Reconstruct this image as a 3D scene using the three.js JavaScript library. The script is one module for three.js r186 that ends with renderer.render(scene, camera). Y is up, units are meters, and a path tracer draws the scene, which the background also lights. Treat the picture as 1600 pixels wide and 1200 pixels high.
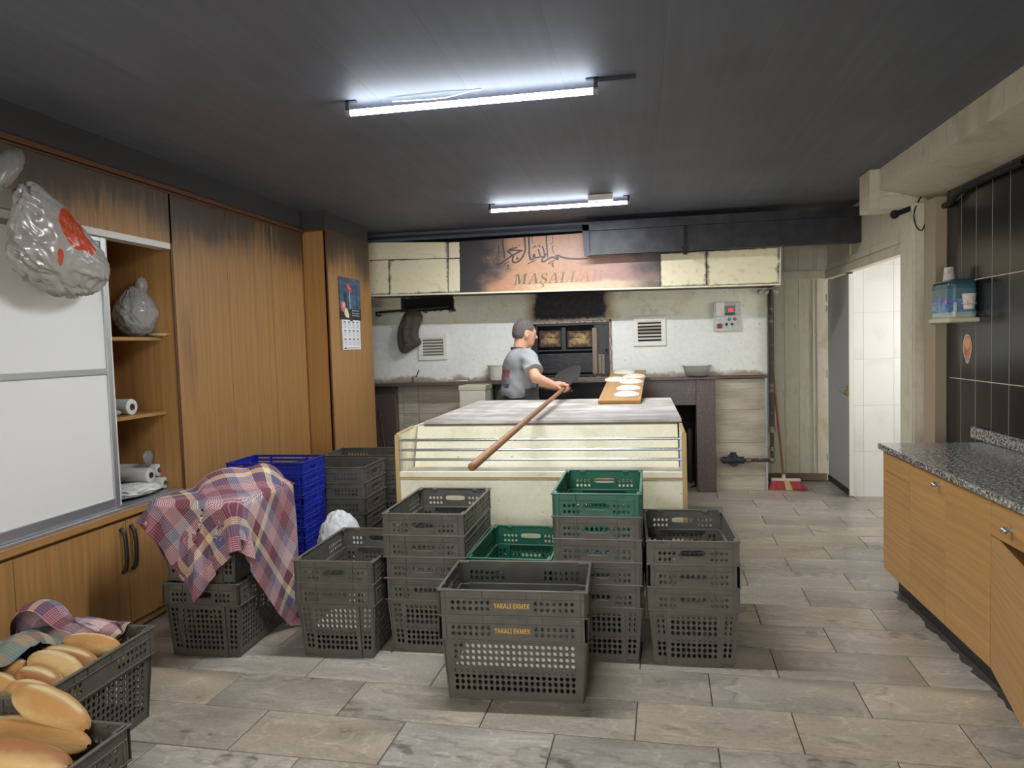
import * as THREE from 'three';
import { RoundedBoxGeometry } from 'three/addons/geometries/RoundedBoxGeometry.js';
import { TextGeometry } from 'three/addons/geometries/TextGeometry.js';
import { FontLoader } from 'three/addons/loaders/FontLoader.js';
import { mergeGeometries, mergeVertices } from 'three/addons/utils/BufferGeometryUtils.js';
import { MarchingCubes } from 'three/addons/objects/MarchingCubes.js';
import { ImprovedNoise } from 'three/addons/math/ImprovedNoise.js';
import { RectAreaLightUniformsLib } from 'three/addons/lights/RectAreaLightUniformsLib.js';

// ------------------------------------------------------------------ camera, sky, exposure
RectAreaLightUniformsLib.init();
const scene = new THREE.Scene();
const FPX = 1129, EYE = new THREE.Vector3(0, 1.494, 0);
const camera = new THREE.PerspectiveCamera(2 * Math.atan(600 / FPX) * 180 / Math.PI, 4 / 3, 0.05, 60);
camera.position.copy(EYE);
camera.rotation.order = 'YXZ';
camera.rotation.set(-0.0556, 0.178, -0.030);
camera.updateMatrixWorld(true);
scene.background = new THREE.Color().setRGB(2.0, 1.97, 1.9);      // overcast daylight, enters through the openings only
const renderer = new THREE.WebGLRenderer({ antialias: true });
renderer.toneMapping = THREE.LinearToneMapping;
renderer.toneMappingExposure = 3.3;
renderer.shadowMap.enabled = true;
const TUBE_NITS = 135, TUBE_GLOW = 9;

// pixel of the photograph (1600 x 1200) -> point on a plane of the room
function ray(x, y) { return new THREE.Vector3((x - 800) / FPX, -(y - 600) / FPX, -1).applyQuaternion(camera.quaternion); }
const onZ = (x, y, z) => { const d = ray(x, y); return EYE.clone().addScaledVector(d, z / d.z); };
const onX = (x, y, X) => { const d = ray(x, y); return EYE.clone().addScaledVector(d, X / d.x); };
const onY = (x, y, Y) => { const d = ray(x, y); return EYE.clone().addScaledVector(d, (Y - EYE.y) / d.y); };

// ------------------------------------------------------------------ helpers
let seed = 7;
const rnd = () => { seed = (seed * 1664525 + 1013904223) >>> 0; return seed / 4294967296; };
const rr = (a, b) => a + (b - a) * rnd();
const clamp = (x, a = 0, b = 1) => Math.min(b, Math.max(a, x));
const mix = (a, b, t) => a + (b - a) * t;
const smooth = (a, b, x) => { const t = clamp((x - a) / (b - a)); return t * t * (3 - 2 * t); };
const IN = new ImprovedNoise();
const ns = (x, y, z = 0) => IN.noise(x, y, z);
const fbm = (x, y, z = 0, o = 4) => { let s = 0, a = 0.5; for (let i = 0; i < o; i++) { s += a * IN.noise(x, y, z + i * 7.3); x *= 2.03; y *= 2.03; z *= 2.03; a *= 0.5; } return s; };
const used = {};
function numbered(n) { if (!(n in used)) { used[n] = 0; return n; } used[n]++; return n + '_' + String(used[n]).padStart(3, '0'); }
function mesh(name, geo, mat, parent = scene) {
  const m = new THREE.Mesh(geo, mat); m.castShadow = m.receiveShadow = true;
  m.name = parent === scene ? numbered(name) : name; parent.add(m); return m;
}
function tag(o, label, category, group) { o.userData.label = label; o.userData.category = category; if (group) o.userData.group = group; return o; }
function struct(o) { o.userData.kind = 'structure'; return o; }
function thing(name, label, category, pos = [0, 0, 0], turn = 0, group) {
  const g = new THREE.Group(); g.name = numbered(name); g.position.set(...pos); g.rotation.y = turn; scene.add(g);
  return tag(g, label, category, group);
}
function room(name, label) { const g = new THREE.Group(); g.name = numbered(name); scene.add(g); struct(g); if (label) g.userData.label = label; return g; }
function clean(g) {
  let h = g.index ? g.toNonIndexed() : g.clone();
  for (const k of Object.keys(h.attributes)) if (!['position', 'normal', 'uv'].includes(k)) h.deleteAttribute(k);
  if (!h.attributes.normal) h.computeVertexNormals();
  if (!h.attributes.uv) h.setAttribute('uv', new THREE.BufferAttribute(new Float32Array(h.attributes.position.count * 2), 2));
  return h;
}
const merge = (list) => mergeGeometries(list.map(clean));
// planar uv in metres by dominant normal; turn swaps the grain direction
function uvm(g, o = {}) {
  const { s = 1, turn = false, du = 0, dv = 0 } = o; g = clean(g);
  const p = g.attributes.position, n = g.attributes.normal, u = g.attributes.uv;
  for (let i = 0; i < p.count; i++) {
    const ax = Math.abs(n.getX(i)), ay = Math.abs(n.getY(i)), az = Math.abs(n.getZ(i));
    let a, b;
    if (az >= ax && az >= ay) { a = p.getX(i); b = p.getY(i); } else if (ax >= ay) { a = p.getZ(i); b = p.getY(i); } else { a = p.getX(i); b = p.getZ(i); }
    if (turn) [a, b] = [b, a];
    u.setXY(i, a * s + du, b * s + dv);
  }
  return g;
}
const box = (w, h, d, x = 0, y = 0, z = 0) => new THREE.BoxGeometry(w, h, d).translate(x, y, z);
const rbox = (w, h, d, x = 0, y = 0, z = 0, r = 0.004) => new RoundedBoxGeometry(w, h, d, 2, Math.min(r, w / 2.01, h / 2.01, d / 2.01)).translate(x, y, z);
const span = (x0, x1, y0, y1, z0, z1, r = 0) => { const w = Math.abs(x1 - x0), h = Math.abs(y1 - y0), d = Math.abs(z1 - z0), c = [(x0 + x1) / 2, (y0 + y1) / 2, (z0 + z1) / 2]; return r ? rbox(w, h, d, ...c, r) : box(w, h, d, ...c); };
const cyl = (r0, r1, h, n = 16, x = 0, y = 0, z = 0) => new THREE.CylinderGeometry(r1, r0, h, n).translate(x, y, z);
function bar(a, b, r, n = 10, r2 = r) {
  const A = new THREE.Vector3(...(a.toArray ? a.toArray() : a)), B = new THREE.Vector3(...(b.toArray ? b.toArray() : b));
  const d = B.clone().sub(A), L = d.length(), g = new THREE.CylinderGeometry(r2, r, L, n);
  g.applyQuaternion(new THREE.Quaternion().setFromUnitVectors(new THREE.Vector3(0, 1, 0), d.normalize()));
  return g.translate((A.x + B.x) / 2, (A.y + B.y) / 2, (A.z + B.z) / 2);
}
const tube = (pts, r, n = 40, m = 8, closed = false) => new THREE.TubeGeometry(new THREE.CatmullRomCurve3(pts.map((p) => (p.toArray ? p : new THREE.Vector3(...p))), closed), n, r, m, closed);
function prism(pts, d) { const s = new THREE.Shape(pts.map((p) => new THREE.Vector2(p[0], p[1]))); return new THREE.ExtrudeGeometry(s, { depth: d, bevelEnabled: false }); }
function lathe(pts, n = 32) { return new THREE.LatheGeometry(pts.map((p) => new THREE.Vector2(p[0], p[1])), n); }

// ------------------------------------------------------------------ textures
function tex(w, h, fn, o = {}) {
  const d = new Uint8Array(w * h * 4);
  for (let j = 0; j < h; j++) for (let i = 0; i < w; i++) {
    const c = fn(i / w, j / h), k = (j * w + i) * 4;
    d[k] = clamp(c[0], 0, 255); d[k + 1] = clamp(c[1], 0, 255); d[k + 2] = clamp(c[2], 0, 255); d[k + 3] = c[3] === undefined ? 255 : clamp(c[3], 0, 255);
  }
  const t = new THREE.DataTexture(d, w, h); t.magFilter = THREE.LinearFilter; t.minFilter = THREE.LinearMipmapLinearFilter; t.generateMipmaps = true;
  t.wrapS = t.wrapT = o.clamp ? THREE.ClampToEdgeWrapping : THREE.MirroredRepeatWrapping;
  if (!o.data) t.colorSpace = THREE.SRGBColorSpace; t.needsUpdate = true; return t;
}
function canvasTex(w, h, draw) {
  const c = document.createElement('canvas'); c.width = w; c.height = h; draw(c.getContext('2d'), w, h);
  const t = new THREE.CanvasTexture(c); t.colorSpace = THREE.SRGBColorSpace; return t;
}
const std = (o) => new THREE.MeshStandardMaterial(o);
const phys = (o) => new THREE.MeshPhysicalMaterial(o);

const woodTex = (base, amp, seedz) => tex(512, 512, (u, v) => {
  const x = u * 10, y = v * 1.6;
  const warp = fbm(x * 0.35, y * 1.2, seedz, 3) * 0.35;
  const ring = fbm((x + warp) * 6, y * 0.55, seedz + 3, 4);
  const fine = fbm(x * 55, y * 3.5, seedz + 9, 2);
  const pore = Math.pow(clamp(0.5 + fbm(x * 40, y * 9, seedz + 5, 2)), 3) * 0.35;
  const k = 1 + amp * (ring * 0.75 + fine * 0.42 - pore * 0.45);
  return [base[0] * k, base[1] * (k * 0.985 + 0.005), base[2] * (k * 0.96)];
});
const oakL = woodTex([165, 124, 74], 0.24, 1), oakR = woodTex([184, 140, 86], 0.24, 4), pineT = woodTex([206, 184, 150], 0.18, 8);
const M = {};
M.woodL = std({ map: oakL, roughness: 0.5 });
M.woodDarkEdge = std({ map: oakL, color: '#8f735c', roughness: 0.55 });
M.woodR = std({ map: oakR, roughness: 0.42 });
M.woodIn = std({ map: oakL, roughness: 0.6 });
const floorTex = tex(1024, 1024, (u, v) => {
  const x = u * 2.4, y = v * 2.4;
  const w1 = fbm(x * 1.1, y * 2.6, 2, 4), w2 = fbm(x * 2.5 + 9, y * 6, 5, 4);
  const cloud = fbm(x * 1.6 + w1 * 1.4, y * 4.5 + w1 * 1.2, 11, 5);
  const vein = Math.pow(1 - clamp(Math.abs(fbm(x * 1.3 + w2 * 0.8, y * 3.2 + w1 * 1.6, 21, 4)) * 9), 3);
  const vein2 = Math.pow(1 - clamp(Math.abs(fbm(x * 2.2 + w1, y * 7 + w2 * 1.5, 31, 4)) * 11), 4);
  const grit = fbm(x * 60, y * 60, 3, 2);
  const blot = smooth(0.16, 0.34, fbm(x * 2.2, y * 5.5, 44, 4)) * smooth(-0.1, 0.25, fbm(x * 14, y * 22, 45, 3));
  let L = 172 + cloud * 52 + grit * 18 - vein * 32 * smooth(-0.1, 0.2, cloud) + vein2 * 22 - blot * 50;
  const warm = fbm(x * 1.2 + 40, y * 1.7, 8, 3);
  return [L * (1.0 + warm * 0.04), L * (0.95 + warm * 0.01), L * (0.87 - warm * 0.05)];
});
const floorMats = ['#ffffff', '#f1efec', '#fbf6ee', '#e9e8e6'].map((c) => std({ map: floorTex, color: c, roughness: 0.34 }));
M.grout = std({ color: '#4b443b', roughness: 0.9 });
M.ceil = std({
  map: tex(512, 512, (u, v) => {
    const k = 1 + 0.12 * fbm(u * 5, v * 5, 2, 4) + 0.10 * fbm(u * 60, v * 2, 5, 3);
    return [97 * k, 101 * k, 111 * k];
  }), roughness: 0.62,
});
M.dark = std({ color: '#2b2b2c', roughness: 0.65 });
M.sootMetal = std({ map: tex(256, 256, (u, v) => { const k = 1 + 0.5 * fbm(u * 8, v * 8, 6, 4); return [52 * k, 52 * k, 55 * k]; }), roughness: 0.45, metalness: 0.35 });
M.black = std({ color: '#141312', roughness: 0.75 });
M.crate = std({ map: tex(256, 256, (u, v) => { const k = 1 + 0.22 * fbm(u * 12, v * 12, 3, 4); return [90 * k, 87 * k, 78 * k]; }), roughness: 0.46 });
M.green = std({ map: tex(128, 128, (u, v) => { const k = 1 + 0.2 * fbm(u * 9, v * 9, 8, 3); return [30 * k, 98 * k, 76 * k]; }), roughness: 0.42 });
M.blue = std({ map: tex(128, 128, (u, v) => { const k = 1 + 0.2 * fbm(u * 9, v * 9, 9, 3); return [30 * k, 44 * k, 158 * k]; }), roughness: 0.42 });
M.white = std({ color: '#e4e4df', roughness: 0.32 });
M.whiteFrame = std({ color: '#dedcd2', roughness: 0.5 });
M.alu = std({ color: '#b4b6b8', roughness: 0.38, metalness: 0.75 });
M.steel = std({ color: '#c4c5c4', roughness: 0.25, metalness: 0.9 });
M.blackPlastic = std({ color: '#262321', roughness: 0.4 });
M.paintWall = std({ map: tex(512, 512, (u, v) => {                       // grimy gloss paint with runs and specks
  const g = smooth(0.05, 0.4, fbm(u * 5, v * 3, 4, 5)), s = smooth(0.25, 0.45, fbm(u * 40, v * 6, 7, 4));
  const k = 1 + 0.05 * fbm(u * 20, v * 20, 1, 3) - 0.07 * g - 0.08 * s;
  return [212 * k, 205 * k * (1 - 0.02 * g), 184 * k * (1 - 0.08 * g)];
}), roughness: 0.5 });
M.cream = std({ map: tex(512, 512, (u, v) => {
  const g = smooth(0.0, 0.35, fbm(u * 4, v * 4, 14, 5)), s = smooth(0.3, 0.45, fbm(u * 60, v * 60, 17, 3));
  const k = 1 + 0.04 * fbm(u * 30, v * 30, 12, 3) - 0.07 * g - 0.25 * s;
  return [234 * k, 228 * k, 200 * k * (1 - 0.05 * g)];
}), roughness: 0.5 });
M.graniteTop = std({ map: tex(512, 512, (u, v) => {
  const a = fbm(u * 50, v * 50, 2, 3), b = fbm(u * 110, v * 110, 9, 2);
  let L = 124 + a * 130; if (b > 0.15) L = 196 + b * 60; if (b < -0.2) L = 46;
  return [L, L * 0.985, L * 0.94];
}), roughness: 0.16 });
M.graniteBrown = std({ map: tex(256, 256, (u, v) => { const b = fbm(u * 60, v * 60, 9, 3); const L = 1 + b * 0.6 + (b > 0.26 ? 0.5 : 0); return [86 * L, 74 * L, 70 * L]; }), roughness: 0.3 });
M.wallTile = [0, 1, 2].map((i) => std({ map: tex(256, 256, (u, v) => {
  const k = fbm(u * 2.2 + i * 5, v * 9, 3 + i, 4), f = fbm(u * 5, v * 60, 8 + i, 3); const L = 176 + k * 46 + f * 26;
  return [L, L * 0.945, L * 0.85];
}), roughness: 0.4 }));
M.darkTile = std({ map: tex(512, 512, (u, v) => { const f = fbm(u * 46, v * 1.6, 3, 3), k = fbm(u * 5, v * 3, 6, 3); const L = 40 + f * 30 + k * 10; return [L, L * 0.95, L * 0.88]; }), roughness: 0.22 });
M.lightGrout = std({ color: '#cfc8b8', roughness: 0.85 });
M.whiteTile = std({ map: tex(256, 256, (u, v) => { const g = smooth(0.02, 0.3, fbm(u * 3, v * 3, 5, 5)); const k = 1 - 0.04 * g; return [230 * k, 230 * k, 226 * k * (1 - 0.03 * g)]; }), roughness: 0.25 });
M.doorGrey = std({ color: '#a9abaa', roughness: 0.42 });
M.brass = std({ color: '#b59a5a', roughness: 0.3, metalness: 0.85 });
M.plaster2 = std({ color: '#cfcabb', roughness: 0.85 });

// the panelling's own wood with smoke deposit and the light falloff near the top painted in: clumps and runs along the grain, thickest in the patches the photograph shows
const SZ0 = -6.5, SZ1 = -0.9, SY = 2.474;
const sootShadeWood = (() => {
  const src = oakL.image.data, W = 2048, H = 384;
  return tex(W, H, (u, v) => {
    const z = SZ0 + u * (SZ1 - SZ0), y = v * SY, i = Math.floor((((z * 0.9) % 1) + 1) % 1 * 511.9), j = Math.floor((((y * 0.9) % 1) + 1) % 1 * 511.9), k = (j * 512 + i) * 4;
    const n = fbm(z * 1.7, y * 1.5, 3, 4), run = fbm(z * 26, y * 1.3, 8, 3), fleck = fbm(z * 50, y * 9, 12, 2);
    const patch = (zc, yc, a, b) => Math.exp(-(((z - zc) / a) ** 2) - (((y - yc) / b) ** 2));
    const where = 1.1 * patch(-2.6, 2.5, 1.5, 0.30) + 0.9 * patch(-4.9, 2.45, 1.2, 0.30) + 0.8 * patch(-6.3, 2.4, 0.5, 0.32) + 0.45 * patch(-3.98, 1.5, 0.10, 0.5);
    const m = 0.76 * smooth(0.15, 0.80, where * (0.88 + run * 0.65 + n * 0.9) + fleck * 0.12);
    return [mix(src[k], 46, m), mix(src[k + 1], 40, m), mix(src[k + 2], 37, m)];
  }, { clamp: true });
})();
M.woodSootShade = std({ map: sootShadeWood, roughness: 0.52 });
function sootShadeUV(g) { g = clean(g); const p = g.attributes.position, u = g.attributes.uv; for (let i = 0; i < p.count; i++) u.setXY(i, clamp((p.getZ(i) + p.getX(i) + 2.7 - SZ0) / (SZ1 - SZ0), 0.001, 0.999), p.getY(i) / SY); return g; }

// ------------------------------------------------------------------ measures of the room
const CEIL = 2.62, XL = -2.7, XLR = -2.5, ZSTEP = -5.56, ZLEND = -6.5, WOODTOP = 2.474;
const XR = 1.96, XD = 1.85, ZF = -7.25, ZB = -7.8, ZFRONT = 2.4, XLW = -3.25;

// ------------------------------------------------------------------ floor
{
  const floor = room('floor', 'beige and grey stone-look floor tiles laid in running bond');
  const T = 0.301, del = 0.178 - 0.2087, c = Math.cos(del), s = Math.sin(del);
  mesh('grout_bed', span(XLW - 0.3, 3.3, -0.12, -0.0035, ZB - 0.2, ZFRONT + 0.3), M.grout, floor);
  const geos = [];
  for (let k = 0; k < 10; k++) {
    const L = 2 * T - 0.0045, W = T - 0.0045, b = 0.0022, y = 0, yb = -0.012, sh = [];
    const x1 = L / 2, z1 = W / 2, xi = x1 - b, zi = z1 - b;
    const P = []; const q = (a, e, f, g) => P.push(...a, ...e, ...f, ...a, ...f, ...g);
    q([-xi, y, zi], [xi, y, zi], [xi, y, -zi], [-xi, y, -zi]);
    const ring = (A, B) => { for (let i = 0; i < 4; i++) { const j = (i + 1) % 4; q(A[i], A[j], B[j], B[i]); } };
    const R = (x, yy, z) => [[-x, yy, z], [x, yy, z], [x, yy, -z], [-x, yy, -z]];
    ring(R(x1, y - b, z1), R(xi, y, zi)); ring(R(x1, yb, z1), R(x1, y - b, z1));
    const g = new THREE.BufferGeometry(); g.setAttribute('position', new THREE.Float32BufferAttribute(P, 3)); g.computeVertexNormals();
    const u0 = rr(0, 2), v0 = rr(0, 2), fl = rnd() < 0.5 ? -1 : 1, uv = [];
    for (let i = 0; i < P.length; i += 3) uv.push(u0 + fl * P[i] * 0.42, v0 + P[i + 2] * 0.42);
    g.setAttribute('uv', new THREE.Float32BufferAttribute(uv, 2)); geos.push(g);
  }
  let n = 0;
  for (let r = -3; r <= 18; r++) for (let m = -14; m <= 12; m += 1) {
    if (((m % 2) + 2) % 2 !== (((r + 1) % 2) + 2) % 2) continue;          // the joint pattern of alternate rows
    const tx = (m + 1) * T - 0.7355, tz = -(r + 0.5) * T - 2.353;
    const X = c * tx + s * tz, Z = -s * tx + c * tz;
    if (Z < ZB || X > 3.0 || X < XL - 0.5) continue;
    const t = mesh('tile', geos[Math.floor(rnd() * 10)], floorMats[Math.floor(rnd() * 4)], floor);
    t.position.set(X, rr(-0.0006, 0.0006), Z); t.rotation.y = del; n++;
  }
  // the paving that carries on behind the viewer
  const far = mesh('plain_paving', uvm(span(XLW - 0.2, 2.2, -0.02, -0.001, -1.15, ZFRONT), { s: 0.42 }), floorMats[0], floor);
}

// ------------------------------------------------------------------ ceiling
{
  const ceil = room('ceiling', 'smoke-blackened boarded ceiling');
  const W = 0.42;
  for (let x = XLW; x < 2.6; x += W) mesh('ceiling_board', uvm(span(x + 0.0003, x + W - 0.0003, CEIL, CEIL + 0.03, ZB - 0.2, ZFRONT + 0.1), { s: 0.4, du: rnd(), dv: rnd() }), M.ceil, ceil);
  mesh('ceiling_slab', span(XLW - 0.2, 3.3, CEIL + 0.026, CEIL + 0.16, ZB - 0.3, ZFRONT + 0.3), M.dark, ceil);
}

// ------------------------------------------------------------------ left side: masonry, wood panelling, built-in cupboard
const zO1 = -3.852, zCupN = -0.9;              // far edge of the cupboard opening, near end of the cupboard
{
  const w = room('wall_left', 'dark masonry wall behind the wooden panelling');
  mesh('masonry', span(XLW - 0.2, XLW, 0, CEIL, ZB, ZFRONT), M.dark, w);
  mesh('masonry', span(XLW, XL - 0.02, 0, WOODTOP, zCupN, zCupN + 0.1), M.plaster2, w);
  mesh('front_plaster', span(XL - 0.12, XL - 0.02, 0, CEIL, zCupN, ZFRONT), M.plaster2, w);
  mesh('bulkhead', uvm(merge([span(XLW, XL - 0.004, WOODTOP, CEIL, ZLEND, zCupN), span(XL - 0.004, XLR - 0.004, WOODTOP, CEIL, ZLEND, ZSTEP - 0.004)]), { s: 0.4 }), std({ color: '#403e3f', roughness: 0.8 }), w);
  const p = room('wall_left', 'brown wood panelling along the left wall');
  const joints = [zO1, -4.44, -5.03, ZSTEP];
  for (let i = 0; i < 3; i++) mesh('wood_panel', sootShadeUV(span(XL - 0.02, XL, 0, WOODTOP, joints[i] - 0.0018, joints[i + 1] + 0.0018)), M.woodSootShade, p);
  mesh('wood_panel', uvm(span(XL, XLR, 0, WOODTOP, ZSTEP - 0.02, ZSTEP), { s: 0.9, du: 0.6 }), std({ map: pineT, color: '#d8b684', roughness: 0.5 }), p);  // paler wood tint painted in for the light falling on this face
  mesh('wood_panel', sootShadeUV(span(XLR - 0.02, XLR, 0, WOODTOP, ZLEND, ZSTEP)), M.woodSootShade, p);
  mesh('wood_panel', uvm(span(XL - 0.3, XLR, 0, WOODTOP, ZLEND - 0.02, ZLEND), { s: 0.9 }), M.woodL, p);
  mesh('panel_core', span(XL - 0.3, XL - 0.02, 0, WOODTOP - 0.02, ZLEND, zO1 - 0.02), M.dark, p);
  mesh('panel_core', span(XL - 0.02, XLR - 0.02, 0, WOODTOP - 0.02, ZLEND, ZSTEP - 0.02), M.dark, p);
  const t = room('trim_1', 'thin wooden cornice strip along the top of the panelling');
  mesh('cornice', uvm(merge([span(XL, XL + 0.018, WOODTOP - 0.03, WOODTOP, ZSTEP, zCupN, 0.006), span(XL, XL + 0.01, WOODTOP - 0.045, WOODTOP - 0.033, ZSTEP, zCupN, 0.004)]), { turn: true }), M.woodDarkEdge, t);
  mesh('cornice', uvm(span(XL, XLR + 0.012, WOODTOP - 0.022, WOODTOP, ZSTEP, ZSTEP + 0.012, 0.004)), M.woodDarkEdge, t);
  const b = room('trim_2', 'narrow wooden corner bead beside the niche'); mesh('bead', uvm(span(XL - 0.002, XL + 0.006, 0.69, 2.14, zO1 - 0.016, zO1 + 0.006, 0.002)), M.woodDarkEdge, b);
  const b2 = room('trim_3', 'corner bead of the wooden pilaster'); mesh('bead', uvm(span(XLR - 0.006, XLR + 0.005, 0, WOODTOP - 0.03, ZSTEP - 0.008, ZSTEP + 0.005, 0.002)), M.woodDarkEdge, b2);
}
{
  const c = thing('built_in_cupboard', 'oak built-in cupboard with open shelves behind a white sliding door and low doors', 'cupboard');
  const yT = 2.14, yB = 0.70, D = 0.42, xb = XL - D;
  mesh('header_panel', sootShadeUV(span(XL - 0.02, XL, yT, WOODTOP, zO1, zCupN)), M.woodSootShade, c);
  mesh('side_panel', uvm(span(xb, XL, 0, WOODTOP - 0.03, zO1 - 0.02, zO1), { s: 0.9 }), M.woodL, c);
  mesh('side_panel', uvm(span(xb, XL - 0.02, 0, WOODTOP - 0.03, zCupN - 0.02, zCupN), { s: 0.9 }), M.woodL, c);
  mesh('back_panel', uvm(span(xb - 0.02, xb, 0, WOODTOP - 0.03, zO1, zCupN), { s: 0.9 }), M.woodL, c);
  mesh('top_panel', span(xb, XL - 0.02, yT + 0.04, yT + 0.06, zO1, zCupN - 0.02), M.woodIn, c);
  const shelf = (y) => mesh('shelf', uvm(span(xb, XL - 0.085, y - 0.02, y, zO1, zCupN - 0.02, 0.002), { turn: true }), M.woodL, c);
  shelf(1.595); shelf(1.158);
  const track = mesh('top_track', span(XL - 0.075, XL + 0.004, yT - 0.035, yT + 0.0, zO1, zCupN - 0.02, 0.002), M.whiteFrame, c);
  mesh('worktop', uvm(span(xb, XL + 0.022, yB - 0.055, yB - 0.02, zO1, zCupN, 0.003), { turn: true }), M.woodL, c);
  mesh('bottom_track', span(XL - 0.10, XL + 0.004, yB - 0.02, yB - 0.006, zO1, zCupN - 0.02, 0.002), M.alu, c);
  // white sliding door, pushed towards the viewer
  const zE = onX(170, 580, XL - 0.03).z, d = mesh('sliding_door', span(XL - 0.042, XL - 0.028, yB, yT - 0.036, zE, zCupN - 0.03), M.white, c);
  mesh('door_frame', merge([span(XL - 0.05, XL - 0.016, yB, yT - 0.036, zE - 0.012, zE + 0.022, 0.002), span(XL - 0.048, XL - 0.018, yB - 0.005, yB + 0.05, zE, zCupN - 0.03, 0.002),
    span(XL - 0.048, XL - 0.018, 1.40, 1.43, zE, zCupN - 0.03, 0.002), span(XL - 0.048, XL - 0.018, yT - 0.06, yT - 0.036, zE, zCupN - 0.03, 0.002)]), M.alu, d);
  mesh('edge_strip', span(XL - 0.045, XL - 0.018, yB + 0.004, yT - 0.04, zE - 0.024, zE - 0.012, 0.003), M.whiteFrame, d);
  // low doors with dark handles
  const zg = [onX(22, 900, XL).z, onX(203, 920, XL).z], yd1 = yB - 0.075;
  mesh('carcass', span(xb, XL - 0.022, 0.02, yB - 0.06, zO1 + 0.002, zCupN - 0.02), M.woodIn, c);
  const spans = [[zO1 + 0.004, zg[1]], [zg[1], zg[0]], [zg[0], zg[0] + 0.68], [zg[0] + 0.68, zCupN - 0.02]];
  spans.forEach(([a, b], i) => {
    const dr = mesh('cupboard_door', uvm(span(XL - 0.02, XL, 0.07, yd1, a + 0.002, b - 0.002, 0.002), { s: 0.9, du: i * 0.37 + 0.1 }), M.woodL, c);
    if (i > 1) return;
    const zh = i ? zg[1] + 0.045 : zg[1] - 0.03, y0 = 0.355, y1 = 0.59;
    const h = tube([[XL, y0, zh], [XL + 0.02, y0 + 0.02, zh], [XL + 0.03, (y0 + y1) / 2, zh], [XL + 0.02, y1 - 0.02, zh], [XL, y1, zh]], 0.011, 24, 8);
    mesh('handle', h, M.blackPlastic, dr);
  });
  mesh('plinth', span(XL - 0.06, XL - 0.045, 0, 0.07, zO1, zCupN), M.woodIn, c);
}

// ------------------------------------------------------------------ right side
{
  const w = room('wall_right', 'dark vertical glossy wall tiles with pale joints');
  mesh('wall_core', span(XR + 0.0012, XR + 0.22, 0, CEIL, -5.1, ZFRONT), M.lightGrout, w);
  const variants = [0, 1, 2, 3].map((i) => uvm(new RoundedBoxGeometry(0.009, 0.5955, 0.1955, 1, 0.001), { s: 0.7, du: i * 0.37, dv: i * 0.2 }));
  for (let k = 0; k < 14; k++) for (let r = 0; r < 5; r++) {
    if (r === 4) continue;
    const t = mesh('tile', variants[Math.floor(rnd() * 4)], M.darkTile, w);
    t.position.set(XR + 0.0045, 0.292 + r * 0.6, -5.127 + 0.1 + k * 0.2);
  }
  mesh('plain_tiling', uvm(span(XR, XR + 0.01, 0, CEIL, -2.32, ZFRONT)), M.darkTile, w);
  mesh('dark_strip', span(XR - 0.002, XR + 0.2, 0, 2.4, -5.135, -5.1), M.dark, w);
  // posts beside the door opening
  const p = room('trim_4', 'cream painted door post'); mesh('post', uvm(span(XD - 0.02, 2.2, 0, 2.36, -5.60, -5.33, 0.004)), M.paintWall, p);
  mesh('post_strip', uvm(span(XD - 0.03, XD - 0.02, 0, 2.36, -5.40, -5.345, 0.003)), M.paintWall, p);
  const p2 = room('trim_5', 'flat pale filler board between door post and dark tiles'); mesh('board', uvm(span(XR - 0.07, 2.2, 0, 2.36, -5.325, -5.137, 0.003)), std({ color: '#a3947c', roughness: 0.6 }), p2);
  // soffit above the counter
  const s = room('trim_6', 'cream plaster soffit running above the dark tiled wall');
  mesh('soffit', uvm(prism([[1.64, 2.475], [XR + 0.1, 2.362], [XR + 0.1, CEIL], [1.64, CEIL]], 7.6).translate(0, 0, -5.42)), M.paintWall, s);
  mesh('crossbeam', uvm(span(1.575, 2.2, 2.345, CEIL, -5.66, -5.42, 0.006)), M.paintWall, s);
  mesh('crossbeam_lip', uvm(span(1.645, 2.1, 2.43, 2.46, -5.42, -5.405, 0.004)), M.paintWall, s);
}
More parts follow.
